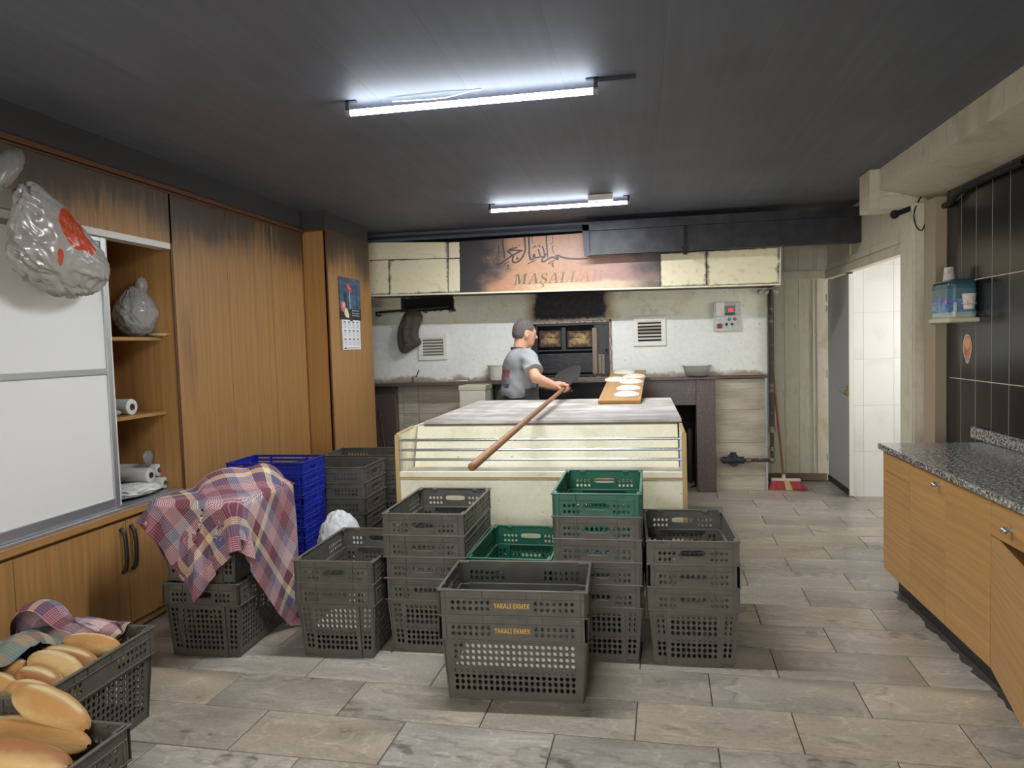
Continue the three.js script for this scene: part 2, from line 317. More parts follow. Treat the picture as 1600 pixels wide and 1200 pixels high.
{
  // door wall, transom, leaf and the tiled passage behind it
  const w = room('wall_right', 'cream painted frame wall around the side door');
  mesh('transom_panel', uvm(span(XD + 0.01, XD + 0.05, 2.10, CEIL, ZB, -5.6)), M.paintWall, w);
  const yA = 2.05;
  mesh('transom_rail', uvm(merge([span(XD - 0.012, XD + 0.06, yA, yA + 0.07, ZB, -5.6, 0.004), span(XD - 0.004, XD + 0.05, yA + 0.085, yA + 0.14, ZB, -5.6, 0.004), span(XD - 0.004, XD + 0.05, yA + 0.14, CEIL, -5.72, -5.6, 0.004), span(XD - 0.004, XD + 0.05, yA + 0.14, CEIL, -7.0, -6.93, 0.004)])), M.paintWall, w);
  const d = room('door_1', 'grey metal door leaf standing half closed with brass lever');
  const zE = -6.975;
  mesh('leaf', span(XD, XD + 0.035, 0.012, 2.03, -7.72, zE, 0.003), M.doorGrey, d);
  mesh('leaf_edge', span(XD - 0.003, XD + 0.038, 0.012, 2.03, zE, zE + 0.012, 0.002), M.whiteFrame, d);
  mesh('kick_strip', span(XD - 0.006, XD, 0.015, 0.075, -7.72, zE, 0.002), M.dark, d);
  const hy = 0.97, hz = zE - 0.05;
  mesh('lever', merge([span(XD - 0.008, XD, hy - 0.05, hy + 0.05, hz - 0.018, hz + 0.018, 0.003), bar([XD, hy, hz], [XD - 0.045, hy, hz], 0.008), bar([XD - 0.045, hy, hz], [XD - 0.045, hy - 0.005, hz - 0.11], 0.008, 8, 0.006)]), M.brass, d);
  for (const y of [0.25, 1.1, 1.75, 1.86]) mesh('hinge', merge([bar([XD - 0.006, y - 0.04, -7.73], [XD - 0.006, y + 0.04, -7.73], 0.009), span(XD - 0.012, XD, y - 0.02, y + 0.02, -7.75, -7.70)]), M.whiteFrame, d);
  const b = room('wall_back', 'white tiled passage wall beyond the side door');
  mesh('tile_bed', span(XD + 0.04, 3.1, 0, CEIL, -7.2, -7.01), M.lightGrout, b);
  const cols = [XD + 0.04, 1.98, 2.235, 2.49, 2.745, 3.0];
  for (let i = 0; i < 5; i++) for (let r = 0; r < 6; r++) mesh('tile', uvm(span(cols[i] + 0.001, cols[i + 1] - 0.001, r * 0.42 + 0.001, Math.min(CEIL, r * 0.42 + 0.419), -7.012, -7.0), { s: 0.8, du: i * 0.3, dv: r * 0.7 }), M.whiteTile, b);
  const e = room('wall_right', 'far side of the passage with its window opening');
  mesh('wall', merge([span(3.05, 3.2, 0, 0.95, -7.2, -5.2), span(3.05, 3.2, 2.1, CEIL, -7.2, -5.2), span(3.05, 3.2, 0.95, 2.1, -7.2, -6.75), span(3.05, 3.2, 0.95, 2.1, -5.5, -5.2)]), M.whiteTile, e);
  mesh('wall', span(2.18, 3.2, 0, CEIL, -5.3, -5.2), M.whiteTile, e);
}

// ------------------------------------------------------------------ wall behind the viewer with the shop window
{
  const f = room('wall_front', 'street wall of the shop with a wide window opening');
  mesh('wall', merge([span(XLW, 2.2, 0, 0.35, ZFRONT, ZFRONT + 0.15), span(XLW, 2.2, 1.95, CEIL, ZFRONT, ZFRONT + 0.15), span(XLW, -2.4, 0.35, 1.95, ZFRONT, ZFRONT + 0.15), span(1.5, 2.2, 0.35, 1.95, ZFRONT, ZFRONT + 0.15)]), M.plaster2, f);
  const wn = room('window_1', 'shop window'); const fr = [];
  for (const x of [-2.4, -1.1, 0.2, 1.5]) fr.push(span(x - 0.025, x + 0.025, 0.35, 1.95, ZFRONT + 0.05, ZFRONT + 0.1));
  fr.push(span(-2.4, 1.5, 0.35, 0.4, ZFRONT + 0.05, ZFRONT + 0.1), span(-2.4, 1.5, 1.9, 1.95, ZFRONT + 0.05, ZFRONT + 0.1));
  mesh('window_frame', merge(fr), M.alu, wn);
  mesh('pane', span(-2.4, 1.5, 0.38, 1.92, ZFRONT + 0.074, ZFRONT + 0.078), phys({ color: '#ffffff', transmission: 1, thickness: 0, roughness: 0.02 }), wn);
}

// ------------------------------------------------------------------ tube lamps
function tubeLamp(px0, px1, y, label, extra) {
  const a = px0 ? onY(px0[0], px0[1], y) : new THREE.Vector3(-1.3, y, 0.55), b = px0 ? onY(px1[0], px1[1], y) : new THREE.Vector3(-0.2, y, 0.55), L = Math.abs(b.x - a.x), cx = (a.x + b.x) / 2, cz = (a.z + b.z) / 2;
  const t = thing('tube_lamp', label, 'lamp', [cx, y, cz], 0, undefined);
  const glow = std({ color: '#ffffff', emissive: new THREE.Color('#e9f3ff'), emissiveIntensity: TUBE_GLOW, roughness: 0.4 });
  mesh('tube', new THREE.CylinderGeometry(0.0135, 0.0135, L, 16).rotateZ(Math.PI / 2), glow, t);
  for (const s of [-1, 1]) {
    mesh('end_cap', new THREE.CylinderGeometry(0.0155, 0.0155, 0.022, 14).rotateZ(Math.PI / 2).translate(s * (L / 2 + 0.01), 0, 0), std({ color: '#8f8b83', roughness: 0.4 }), t);
    mesh('bracket', merge([box(0.016, CEIL - y, 0.022, s * (L / 2 + 0.012), (CEIL - y) / 2, 0), box(0.05, 0.006, 0.022, s * (L / 2 - 0.005), CEIL - y - 0.004, 0)]), M.dark, t);
  }
  const l = new THREE.RectAreaLight(new THREE.Color('#f3f6fb'), TUBE_NITS, L, 0.03);
  l.position.set(0, -0.016, 0); l.rotation.x = -Math.PI / 2; l.castShadow = true; t.add(l);
  if (extra) extra(t, L);
  return t;
}
tubeLamp([547, 176], [927, 143], 2.565, 'long glowing tube lamp above the crates with a loose wire', (t, L) => {
  mesh('wire', tube([[-L / 2 + 0.2, 0.035, 0], [-0.1, 0.03, 0.005], [0.02, 0.05, 0], [0.06, 0.052, 0]], 0.003, 24, 6), M.whiteFrame, t);
  mesh('wire_duct', rbox(0.16, 0.012, 0.02, L / 2 + 0.1, 0.048, -0.01), M.dark, t);
});
tubeLamp([767, 329], [980, 317], 2.565, 'glowing tube lamp near the oven with a small ballast box', (t, L) => {
  mesh('ballast_box', rbox(0.19, 0.045, 0.09, L / 2 - 0.2, 0.03, 0.1, 0.008), M.whiteFrame, t);
});
tubeLamp(null, null, 2.565, 'added tube lamp over the front of the shop, out of the view');  // unseen tube, added to brighten the loaves and the sliding door

// ------------------------------------------------------------------ oven front: the back wall
const FX0 = -3.2, FX1 = onZ(1199, 600, ZF).x, LEDGE = 1.125, FTOP = 2.2;
{
  const w = room('wall_back', 'sooty white plastered oven front');
  const P = (x, y) => onZ(x, y, ZF);
  const cornersOf = (x0, y0, x1, y1) => { const a = P(x0, y1), b = P(x1, y0); return [a.x, a.y, b.x, b.y]; };
  const mouth = cornersOf(832, 503, 951, 588), rec = cornersOf(627, 463, 708, 487);
  const sA = P(836, 500), sB = P(947, 455), sV = P(1014, 478), yPaint = P(700, 507).y;
  const sootAt = (X, Y) => {                     // soot deposit and stains on the plaster, in wall metres
    const n1 = fbm(X * 4, Y * 4, 3, 4), n2 = fbm(X * 22, Y * 22, 7, 3);
    const a = sA, b = sB;
    const ex = Math.max(a.x - X, X - b.x) + n1 * 0.10 + n2 * 0.03, ey = a.y - Y + n1 * 0.02 + n2 * 0.02;
    let black = (1 - smooth(-0.03, 0.035, ex)) * (1 - smooth(-0.015, 0.02, ey));
    const brown = (1 - smooth(-0.02, 0.14, ex)) * (1 - smooth(-0.03, 0.05, ey)) * (1 - black);
    // charred rim round the oven mouth
    const mx = Math.max(mouth[0] - X, X - mouth[2]), my = Math.max(mouth[1] - Y, Y - mouth[3]), md = Math.max(mx, my) + n2 * 0.03;
    black = Math.max(black, 1 - smooth(0.0, 0.018, md));
    // sooty margin round the square recess
    const rx = Math.max(rec[0] - X, X - rec[2]), ry = Math.max(rec[1] - Y, Y - rec[3]), rd = Math.max(rx, ry) + n2 * 0.05 + n1 * 0.02;
    black = Math.max(black, 0.85 * (1 - smooth(0.0, 0.02, rd)));
    // patch of soot over the right-hand vent
    const v = sV, vs = Math.exp(-(((X - v.x) / 0.13) ** 2) - (((Y - v.y) / 0.09) ** 2)) * smooth(-0.35, 0.3, n1 + n2) * 0.35;
    return [black, brown, vs, n1, n2];
  };
  const W = FX1 - FX0, Hh = FTOP - LEDGE;
  const map = tex(1100, 320, (u, v) => {
    const X = FX0 + u * W, Y = LEDGE + v * Hh, [bk, br, vs, n1, n2] = sootAt(X, Y);
    const newPaint = yPaint + 0.006 * n1;                            // edge of the fresher coat of paint
    const upper = smooth(-0.004, 0.006, Y - newPaint);
    const stain = smooth(0.05, 0.4, n1 + 0.5 * n2) * upper, speck = smooth(0.33, 0.45, n2);
    const low = (1 - smooth(0.0, 0.05, Y - LEDGE - 0.01 + n1 * 0.08 + n2 * 0.03));
    let c = [226 - 3 * upper, 228 - 4 * upper, 221 - 15 * upper].map((x) => x * (1 + n2 * 0.05 + n1 * 0.03));
    const to = (k, q) => { c = c.map((x, i) => mix(x, q[i], clamp(k))); };
    to(stain * 0.32, [192, 172, 128]); to(low * 0.7, [130, 108, 84]); to(speck * 0.3, [120, 112, 98]);
    to(br * 0.75, [128, 96, 62]); to(vs, [60, 58, 56]); to(bk, [44 + n2 * 26, 44 + n2 * 26, 46 + n2 * 26]);
    return c;
  }, { clamp: true });
  const bump = tex(512, 256, (u, v) => { const k = 128 + 170 * fbm(u * 70, v * 18, 4, 4); return [k, k, k]; }, { data: true, clamp: true });
  const mat = std({ map, bumpMap: bump, bumpScale: 0.004, roughness: 0.85 });
  const s = new THREE.Shape([[FX0, LEDGE], [FX1, LEDGE], [FX1, FTOP], [FX0, FTOP]].map((p) => new THREE.Vector2(...p)));
  for (const r of [mouth, rec]) s.holes.push(new THREE.Path([[r[0], r[1]], [r[0], r[3]], [r[2], r[3]], [r[2], r[1]]].map((p) => new THREE.Vector2(...p))));
  const g = clean(new THREE.ExtrudeGeometry(s, { depth: 0.16, bevelEnabled: false }).translate(0, 0, ZF - 0.16));
  const pp = g.attributes.position, uu = g.attributes.uv;
  for (let i = 0; i < pp.count; i++) uu.setXY(i, (pp.getX(i) - FX0) / W, (pp.getY(i) - LEDGE) / Hh);
  mesh('plaster', g, mat, w);
  mesh('upper_wall', span(FX0, FX1, FTOP, CEIL, ZF - 0.16, ZF), M.dark, w);
  mesh('recess_lining', span(rec[0] - 0.03, rec[2] + 0.03, rec[1] - 0.03, rec[3] + 0.03, ZF - 0.5, ZF - 0.161), M.black, w);
  // raised paint lip round the mouth
  mesh('mouth_rim', merge([span(mouth[2], mouth[2] + 0.03, mouth[1] - 0.02, mouth[3] + 0.03, ZF, ZF + 0.012, 0.004), span(mouth[0] - 0.02, mouth[2] + 0.03, mouth[3], mouth[3] + 0.022, ZF, ZF + 0.012, 0.004)]),
    std({ map: tex(256, 64, (u, v) => { const k = smooth(-0.12, 0.2, fbm(u * 30, v * 9, 5, 4)); return [mix(70, 214, k), mix(56, 206, k), mix(44, 184, k)]; }), roughness: 0.8 }), w);
  // stone ledge
  mesh('ledge', uvm(merge([span(FX0, onZ(1002, 590, ZF).x, LEDGE - 0.035, LEDGE, ZF - 0.1, ZF + 0.16, 0.006), span(onZ(1002, 590, ZF).x, onZ(1122, 590, ZF).x, LEDGE - 0.03, LEDGE, ZF - 0.1, ZF + 0.13, 0.006), span(onZ(1122, 590, ZF).x, FX1, LEDGE - 0.028, LEDGE - 0.004, ZF - 0.1, ZF + 0.03, 0.005)]), { s: 2 }), M.graniteBrown, w);
  // lower part: stone legs and wood-look tiles
  const xl0 = onZ(622, 640, ZF).x, xr0 = onZ(1088, 640, ZF + 0.1).x, xr1 = onZ(1118, 640, ZF + 0.1).x, xo = onZ(1064, 640, ZF + 0.1).x;
  mesh('stone_leg', uvm(span(FX0, xl0, 0, LEDGE - 0.035, ZF - 0.1, ZF + 0.08, 0.004), { s: 2 }), M.graniteBrown, w);
  mesh('stone_leg', uvm(span(xr0, xr1, 0, LEDGE - 0.03, ZF - 0.1, ZF + 0.1, 0.004), { s: 2 }), M.graniteBrown, w);
  mesh('stone_beam', uvm(span(-0.22, xr0, onZ(1075, 633, ZF + 0.1).y, LEDGE - 0.03, ZF - 0.1, ZF + 0.1, 0.004), { s: 2 }), M.graniteBrown, w);
  mesh('alcove_lining', merge([span(-0.25, xr0, 0, 1.1, ZB + 0.05, ZB + 0.1), span(-0.3, -0.22, 0, 1.1, ZB, ZF), span(xr0, xr0 + 0.05, 0, 1.1, ZB, ZF - 0.1)]), M.black, w);
  mesh('alcove_post', merge([bar([xo - 0.06, 0, ZF - 0.2], [xo - 0.02, 0.75, ZF - 0.2], 0.02), bar([xr0 - 0.05, 0.05, ZF - 0.12], [xr0 - 0.05, 0.6, ZF - 0.12], 0.025)]), M.dark, w);
  const rows = [LEDGE - 0.035, onZ(1150, 640, ZF).y, onZ(1150, 692, ZF).y, onZ(1150, 744, ZF).y, 0];
  const tilesRow = (x0, x1, cut) => { for (let r = 0; r < 4; r++) { const xs = [x0, ...cut, x1]; for (let i = 0; i + 1 < xs.length; i++) mesh('tile', uvm(span(xs[i] + 0.0015, xs[i + 1] - 0.0015, rows[r + 1] + 0.0015, rows[r] - 0.0015, ZF - 0.06, ZF - 0.02 + rr(0, 0.001)), { s: 1.1, du: rnd(), dv: rnd() }), M.wallTile[Math.floor(rnd() * 3)], w); } };
  tilesRow(xl0, onZ(770, 620, ZF).x, [onZ(629, 620, ZF).x, onZ(653, 620, ZF).x]);
  tilesRow(xr1, FX1 - 0.02, []);
  mesh('tile_bed', merge([span(xl0, -1.5, 0, LEDGE - 0.03, ZF - 0.2, ZF - 0.03), span(xr1 - 0.05, FX1 - 0.005, 0, LEDGE - 0.03, ZF - 0.2, ZF - 0.03)]), M.grout, w);
  mesh('edge_profile', span(FX1 - 0.022, FX1, 0, FTOP, ZF - 0.3, ZF - 0.004, 0.003), M.alu, w);
  // steel and soot below the mouth
  mesh('steel_apron', span(-1.5, -0.22, 0.0, LEDGE - 0.035, ZF - 0.16, ZF - 0.02, 0.005), M.sootMetal, w);
}
{
  // the oven mouth with its iron doors
  const P = (x, y, d = -0.05) => onZ(x, y, ZF + d);
  const o = thing('oven', 'sooty iron oven door with two stamped brass-toned panels', 'oven', [0, 0, 0]);
  const q = (x0, y0, x1, y1, z0, z1, r = 0.004, d = -0.05) => { const a = P(x0, y1, d), b = P(x1, y0, d); return span(a.x, b.x, a.y, b.y, ZF + z0, ZF + z1, r); };
  const back = q(828, 500, 955, 590, -0.16, -0.1); mesh('back_plate', back, M.black, o);
  mesh('frame', merge([q(832, 503, 951, 511, -0.1, 0.0), q(930, 503, 951, 588, -0.1, -0.01), q(832, 503, 840, 588, -0.1, 0), q(840, 545, 930, 550, -0.1, -0.04), q(878, 511, 884, 549, -0.1, -0.035), q(832, 584, 951, 589, -0.1, 0.02)]), M.sootMetal, o);
  const brass = std({ map: tex(256, 128, (u, v) => {          // heat-tarnished enamel with soot creeping in from the edges
    const n = fbm(u * 6, v * 4, 3, 4), e = Math.max(Math.abs(u - 0.5) * 2, Math.abs(v - 0.5) * 2.0) + n * 0.9 + fbm(u * 30, v * 20, 6, 2) * 0.3;
    const k = smooth(0.1, 1.1, e); return [mix(158, 46, k), mix(128, 30, k), mix(78, 22, k)];
  }), roughness: 0.4, metalness: 0.35 });
  for (const [x0, x1] of [[842, 877], [886, 926]]) {
    const pn = mesh('door_panel', uvm(q(x0, 516, x1, 544, -0.1, -0.06, 0.006)), brass, o);
    const u = pn.geometry.attributes.uv, p = pn.geometry.attributes.position; pn.geometry.computeBoundingBox(); const b = pn.geometry.boundingBox;
    for (let i = 0; i < p.count; i++) u.setXY(i, (p.getX(i) - b.min.x) / (b.max.x - b.min.x), (p.getY(i) - b.min.y) / (b.max.y - b.min.y));
    mesh('moulding', merge([q(x0 + 1, 518, x1 - 1, 519.5, -0.07, -0.052, 0.002), q(x0 + 1, 541, x1 - 1, 542.5, -0.07, -0.052, 0.002), q(x0 + 1, 518, x0 + 2.5, 542, -0.07, -0.052, 0.002), q(x1 - 2.5, 518, x1 - 1, 542, -0.07, -0.052, 0.002)]), M.sootMetal, pn);
    mesh('maker_script', merge([0, 1, 2, 3, 4, 5].map((i) => q(x0 + 12 + i * 3 - (x0 > 880 ? 8 : 0), 526 + (i % 2), x0 + 14 + i * 3 - (x0 > 880 ? 8 : 0), 528.2, -0.07, -0.057, 0.001))), M.black, pn);
  }
  mesh('lower_plate', q(841, 551, 929, 584, -0.1, -0.055, 0.006), M.sootMetal, o);
  mesh('hinge_post', merge([q(927, 512, 933, 584, -0.06, 0.015), q(936, 553, 940, 584, -0.04, 0.02), q(941, 553, 945, 584, -0.04, 0.01)]), std({ color: '#7c6f60', roughness: 0.5, metalness: 0.5 }), o);
  mesh('latch_knob', new THREE.SphereGeometry(0.014, 12, 10).translate(...P(948, 547, 0.03).toArray()), M.black, o);
}
// ------------------------------------------------------------------ smoke hood with the painted sign, black duct
{
  const ZH = -6.78, h = thing('smoke_hood', 'boxy smoke hood above the oven with cream boards and a sooty painted sign', 'hood');
  const Q = (pts, d = 0.02, z = ZH) => prism(pts.map(([x, y]) => { const p = onZ(x, y, z); return [p.x, p.y]; }), d).translate(0, 0, z - d);
  const body = [[567, 380], [720, 379], [910, 377], [1034, 390], [1219, 386], [1218, 444], [1030, 449], [720, 458], [570, 462]];
  mesh('body', prism(body.map(([x, y]) => { const p = onZ(x, y, ZH - 0.02); return [p.x, p.y]; }), 0.46).translate(0, 0, ZH - 0.48), M.sootMetal, h);
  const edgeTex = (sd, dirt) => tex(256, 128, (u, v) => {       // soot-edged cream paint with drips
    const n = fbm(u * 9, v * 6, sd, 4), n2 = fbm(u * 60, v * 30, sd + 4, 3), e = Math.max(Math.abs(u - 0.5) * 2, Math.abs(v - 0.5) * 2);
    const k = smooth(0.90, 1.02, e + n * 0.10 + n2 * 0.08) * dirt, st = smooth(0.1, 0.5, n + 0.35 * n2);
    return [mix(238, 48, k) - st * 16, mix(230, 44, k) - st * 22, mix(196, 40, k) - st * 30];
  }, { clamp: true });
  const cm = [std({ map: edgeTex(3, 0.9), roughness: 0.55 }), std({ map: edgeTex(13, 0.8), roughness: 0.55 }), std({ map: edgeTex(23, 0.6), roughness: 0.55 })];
  const board = (pts, m) => {
    const g = clean(Q(pts)), p = g.attributes.position, u = g.attributes.uv; g.computeBoundingBox(); const b = g.boundingBox;
    for (let i = 0; i < p.count; i++) u.setXY(i, (p.getX(i) - b.min.x) / (b.max.x - b.min.x), (p.getY(i) - b.min.y) / (b.max.y - b.min.y));
    return mesh('cream_board', g, m, h);
  };
  board([[568, 379], [700.3, 378.4], [700.3, 403.4], [568.5, 406]], cm[0]); board([[701, 378.4], [718, 378], [718, 403], [701, 403.4]], cm[1]);
  board([[568.6, 407], [607.6, 406.3], [607.6, 459.6], [570, 460.5]], cm[1]); board([[608.2, 406.3], [700.3, 404.3], [700.3, 457], [608.2, 459.6]], cm[0]); board([[701, 404.3], [718.4, 404], [718.4, 456.4], [701, 457]], cm[2]);
  board([[1032, 397], [1103, 392.5], [1103, 445.5], [1032, 448]], cm[2]); board([[1104, 392.5], [1218.5, 386], [1217.5, 442.5], [1104, 445.5]], cm[1]);
  // painted sign
  const c0 = onZ(720, 458, ZH), c1 = onZ(1032, 370, ZH), SW = c1.x - c0.x, SH = c1.y - c0.y, CW = 2048, CH = Math.round(2048 * SH / SW);
  const toC = (px, py) => { const p = onZ(px, py, ZH); return [(p.x - c0.x) / SW * CW, (c1.y - p.y) / SH * CH]; };
  const zc = (zx, zy) => toC(740 + zx / 8, 365 + zy / 8);
  const signTex = canvasTex(CW, CH, (x) => {
    // ground colour, then soot: noise-edged patches, darkest at both ends of the board
    const im = x.createImageData(CW / 4, Math.floor(CH / 4)), w4 = CW / 4, h4 = Math.floor(CH / 4);
    for (let j = 0; j < h4; j++) for (let i = 0; i < w4; i++) {
      const u = i / w4, v = j / h4, n = fbm(u * 7, v * 3, 5, 4), n2 = fbm(u * 40, v * 14, 8, 3);
      const soot = clamp(smooth(0.26, 0.08, u + n * 0.16 + (v - 0.5) * 0.06) + smooth(0.62, 0.98, u + n * 0.22 - v * 0.16) + n2 * 0.14);
      const pink = smooth(0.45, 0.75, u + n * 0.3), pale = smooth(0.8, 0.93, v + n * 0.12) * smooth(0.2, 0.5, u);
      let c = [mix(190, 178, pink), mix(142, 138, pink), mix(108, 126, pink)];
      c = [mix(c[0], 214, pale * 0.8), mix(c[1], 196, pale * 0.8), mix(c[2], 160, pale * 0.8)];
      c = [mix(c[0], 58, soot), mix(c[1], 54, soot), mix(c[2], 58, soot)];
      const k = (j * w4 + i) * 4, e = 1 + n2 * 0.14; im.data[k] = c[0] * e; im.data[k + 1] = c[1] * e; im.data[k + 2] = c[2] * e; im.data[k + 3] = 255;
    }
    const t = document.createElement('canvas'); t.width = w4; t.height = h4; t.getContext('2d').putImageData(im, 0, 0); x.imageSmoothingEnabled = true; x.drawImage(t, 0, 0, CW, CH);
    // the calligraphic line, written with a broad pen
    x.lineCap = 'round'; x.lineJoin = 'round';
    const pen = (pts, w, a = 0.8) => {
      w *= 1.25; x.strokeStyle = `rgba(48,44,46,${Math.min(1, a * 1.1)})`; const q = pts.map((p) => zc(...p));
      for (let k = 0; k < 2; k++) { x.lineWidth = w * (k ? 0.75 : 1); x.beginPath(); x.moveTo(q[0][0] + k * 3, q[0][1] - k * 3); for (let i = 1; i + 1 < q.length; i++) { const m = [(q[i][0] + q[i + 1][0]) / 2, (q[i][1] + q[i + 1][1]) / 2]; x.quadraticCurveTo(q[i][0] + k * 3, q[i][1] - k * 3, m[0] + k * 3, m[1] - k * 3); } const l = q[q.length - 1]; x.lineTo(l[0] + k * 3, l[1] - k * 3); x.stroke(); }
    };
    pen([[1420, 312], [1250, 322], [1100, 300], [1060, 275], [1020, 275], [1060, 310], [1050, 330], [990, 290], [940, 310], [880, 355], [850, 350], [860, 310], [900, 260]], 13);
    pen([[905, 85], [918, 180], [922, 290]], 12); pen([[985, 170], [985, 215], [1000, 240]], 7, 0.6); pen([[965, 130], [985, 120]], 7, 0.6); pen([[980, 160], [1000, 152]], 6, 0.6);
    pen([[1010, 335], [935, 375]], 8); pen([[975, 380], [995, 372], [985, 395], [995, 420]], 8);
    pen([[890, 300], [880, 220], [860, 165]], 12); pen([[890, 295], [840, 300], [822, 250], [810, 200]], 12); pen([[828, 290], [770, 310], [740, 290], [752, 250], [770, 285], [735, 330], [700, 310]], 12);
    pen([[685, 95], [700, 180], [690, 250], [712, 322]], 15); pen([[830, 82], [735, 125]], 6, 0.7); pen([[740, 180], [770, 150], [780, 168]], 8); pen([[805, 150], [830, 150], [826, 170]], 8);
    pen([[770, 335], [680, 375]], 8);
    pen([[632, 85], [650, 170], [640, 240], [590, 330], [520, 370], [480, 350], [490, 300]], 14); pen([[545, 300], [530, 320], [560, 315]], 10);
    pen([[600, 215], [500, 205], [425, 215], [470, 190], [540, 175]], 11); pen([[600, 212], [480, 275], [400, 330], [340, 375], [295, 385]], 13); pen([[425, 225], [470, 260], [500, 285]], 10);
    pen([[365, 150], [378, 220], [382, 300]], 12, 0.7); pen([[440, 350], [375, 385]], 7, 0.7); pen([[420, 400], [440, 395], [425, 415], [435, 440]], 7, 0.7);
    pen([[310, 160], [320, 230], [290, 300], [240, 345], [245, 360]], 10, 0.45); pen([[300, 320], [320, 335]], 8, 0.5); pen([[240, 200], [190, 215], [150, 260], [140, 330], [200, 350], [240, 300]], 9, 0.3);
    pen([[555, 150], [575, 145]], 7, 0.5); pen([[480, 155], [490, 165]], 7, 0.4); pen([[270, 180], [160, 215]], 7, 0.25);
    // lettering in greyed gold, going under the soot towards its end
    const L = [['M', 490, 642, 0.85], ['A', 672, 634, 0.8], ['\u015E', 815, 630, 0.75], ['A', 925, 624, 0.62], ['L', 1062, 618, 0.6], ['L', 1186, 612, 0.42], ['A', 1315, 606, 0.22], ['H', 1460, 600, 0.12]];
    for (const [ch, zx, zy, a] of L) {
      const p = zc(zx, zy); x.save(); x.translate(p[0], p[1]); x.rotate(-0.02); x.transform(1, 0, -0.24, 1, 0, 0);
      x.font = 'bold 150px serif'; x.fillStyle = `rgba(84,78,58,${a})`; x.fillText(ch, 0, 0); x.lineWidth = 3; x.strokeStyle = `rgba(206,176,120,${a * 0.8})`; x.strokeText(ch, 0, 0); x.restore();
    }
  });
  const sg = clean(Q([[719.6, 377.6], [912, 364], [1031, 391], [1031, 448], [860, 454], [719.8, 457]], 0.024)), sp = sg.attributes.position, su = sg.attributes.uv;
  for (let i = 0; i < sp.count; i++) su.setXY(i, (sp.getX(i) - c0.x) / SW, (sp.getY(i) - c0.y) / SH);
  const sign = mesh('sign_board', sg, std({ map: signTex, roughness: 0.42 }), h); sign.userData.label = 'brown painted sign with calligraphy and the word MA\u015EALLAH under soot';
  mesh('bottom_lip', uvm(merge([Q([[569, 461], [720, 457], [720, 459.5], [569, 463.5]], 0.03, ZH + 0.006), Q([[720, 457], [1219, 443], [1219, 445.5], [720, 459.5]], 0.03, ZH + 0.006)]), { s: 3 }), M.cream, h);
  mesh('flashing', merge([Q([[566, 379], [568.6, 379], [571, 462], [568.5, 462]], 0.03, ZH + 0.008), Q([[1218.6, 385], [1220.6, 385], [1219.6, 444], [1217.6, 444]], 0.03, ZH + 0.008)]), M.whiteFrame, h);

  const d = thing('smoke_duct', 'long soot-black sheet-metal duct fixed under the ceiling in front of the hood', 'duct');
  const zd = -6.62, D = (pts, dep, z) => prism(pts.map(([x, y]) => { const p = onZ(x, y, z); return [p.x, p.y]; }), dep).translate(0, 0, z - dep);
  mesh('duct_box', D([[911, 350], [1346, 334], [1346, 377], [1075, 389], [914, 397]], 0.15, zd), M.sootMetal, d);
  mesh('top_flange', D([[909, 349], [1348, 322], [1348, 336], [909, 361]], 0.03, zd + 0.03), M.sootMetal, d);
  mesh('bottom_flange', merge([D([[916, 395], [1075, 388], [1075, 391], [916, 399]], 0.03, zd + 0.025), D([[1075, 388], [1346, 375], [1346, 378], [1075, 391]], 0.03, zd + 0.02)]), M.sootMetal, d);
  mesh('end_plate', D([[909, 351], [920, 351], [921, 400], [913, 400]], 0.02, zd + 0.03), M.sootMetal, d);
  mesh('clamp', merge([D([[1068, 352], [1072, 352], [1072, 392], [1068, 392]], 0.03, zd + 0.03), D([[1065, 385], [1076, 385], [1074, 397], [1068, 397]], 0.04, zd + 0.035)]), M.black, d);
  const bd = thing('black_fascia', 'soot-black fascia board between hood and ceiling', 'board');
  const f0 = onZ(566, 379, -6.9), f1 = onZ(1219, 380, -6.9);
  mesh('board', span(f0.x - 0.1, f1.x + 0.02, 2.537, CEIL - 0.002, -6.98, -6.9, 0.004), M.ceil, bd);
  mesh('strip', span(f0.x - 0.1, onZ(910, 350, -6.88).x, 2.565, 2.59, -6.9, -6.885, 0.003), M.sootMetal, bd);
}
// ------------------------------------------------------------------ panelled wall right of the oven
{
  const w = room('wall_back', 'cream painted board wall between oven and side door');
  const x0 = FX1 - 0.3, x1 = XD + 0.02, yr = onZ(1250, 428, ZB).y;
  for (let i = 0, n = 7; i < n; i++) mesh('wall_board', uvm(span(mix(x0, x1, i / n) + 0.0012, mix(x0, x1, (i + 1) / n) - 0.0012, 0.05, CEIL, ZB - 0.05, ZB), { s: 0.8, du: i * 0.3 }), M.paintWall, w);
  mesh('rail', uvm(merge([span(x0, x1, yr - 0.06, yr + 0.03, ZB, ZB + 0.018, 0.004), span(x1 - 0.11, x1, 0, CEIL, ZB, ZB + 0.014, 0.003), span(x1 - 0.15, x1 - 0.13, 0, yr, ZB, ZB + 0.01, 0.003)])), M.paintWall, w);
  mesh('wall_core', span(x0 - 3.6, 3.2, 0, CEIL, ZB - 0.25, ZB - 0.045), M.dark, w);
  const b = room('baseboard_back', 'worn cream baseboard below the board wall'); mesh('baseboard', uvm(span(FX1 - 0.05, x1 - 0.02, 0, 0.075, ZB, ZB + 0.02, 0.004)), std({ color: '#7d6a58', roughness: 0.7 }), b);
}
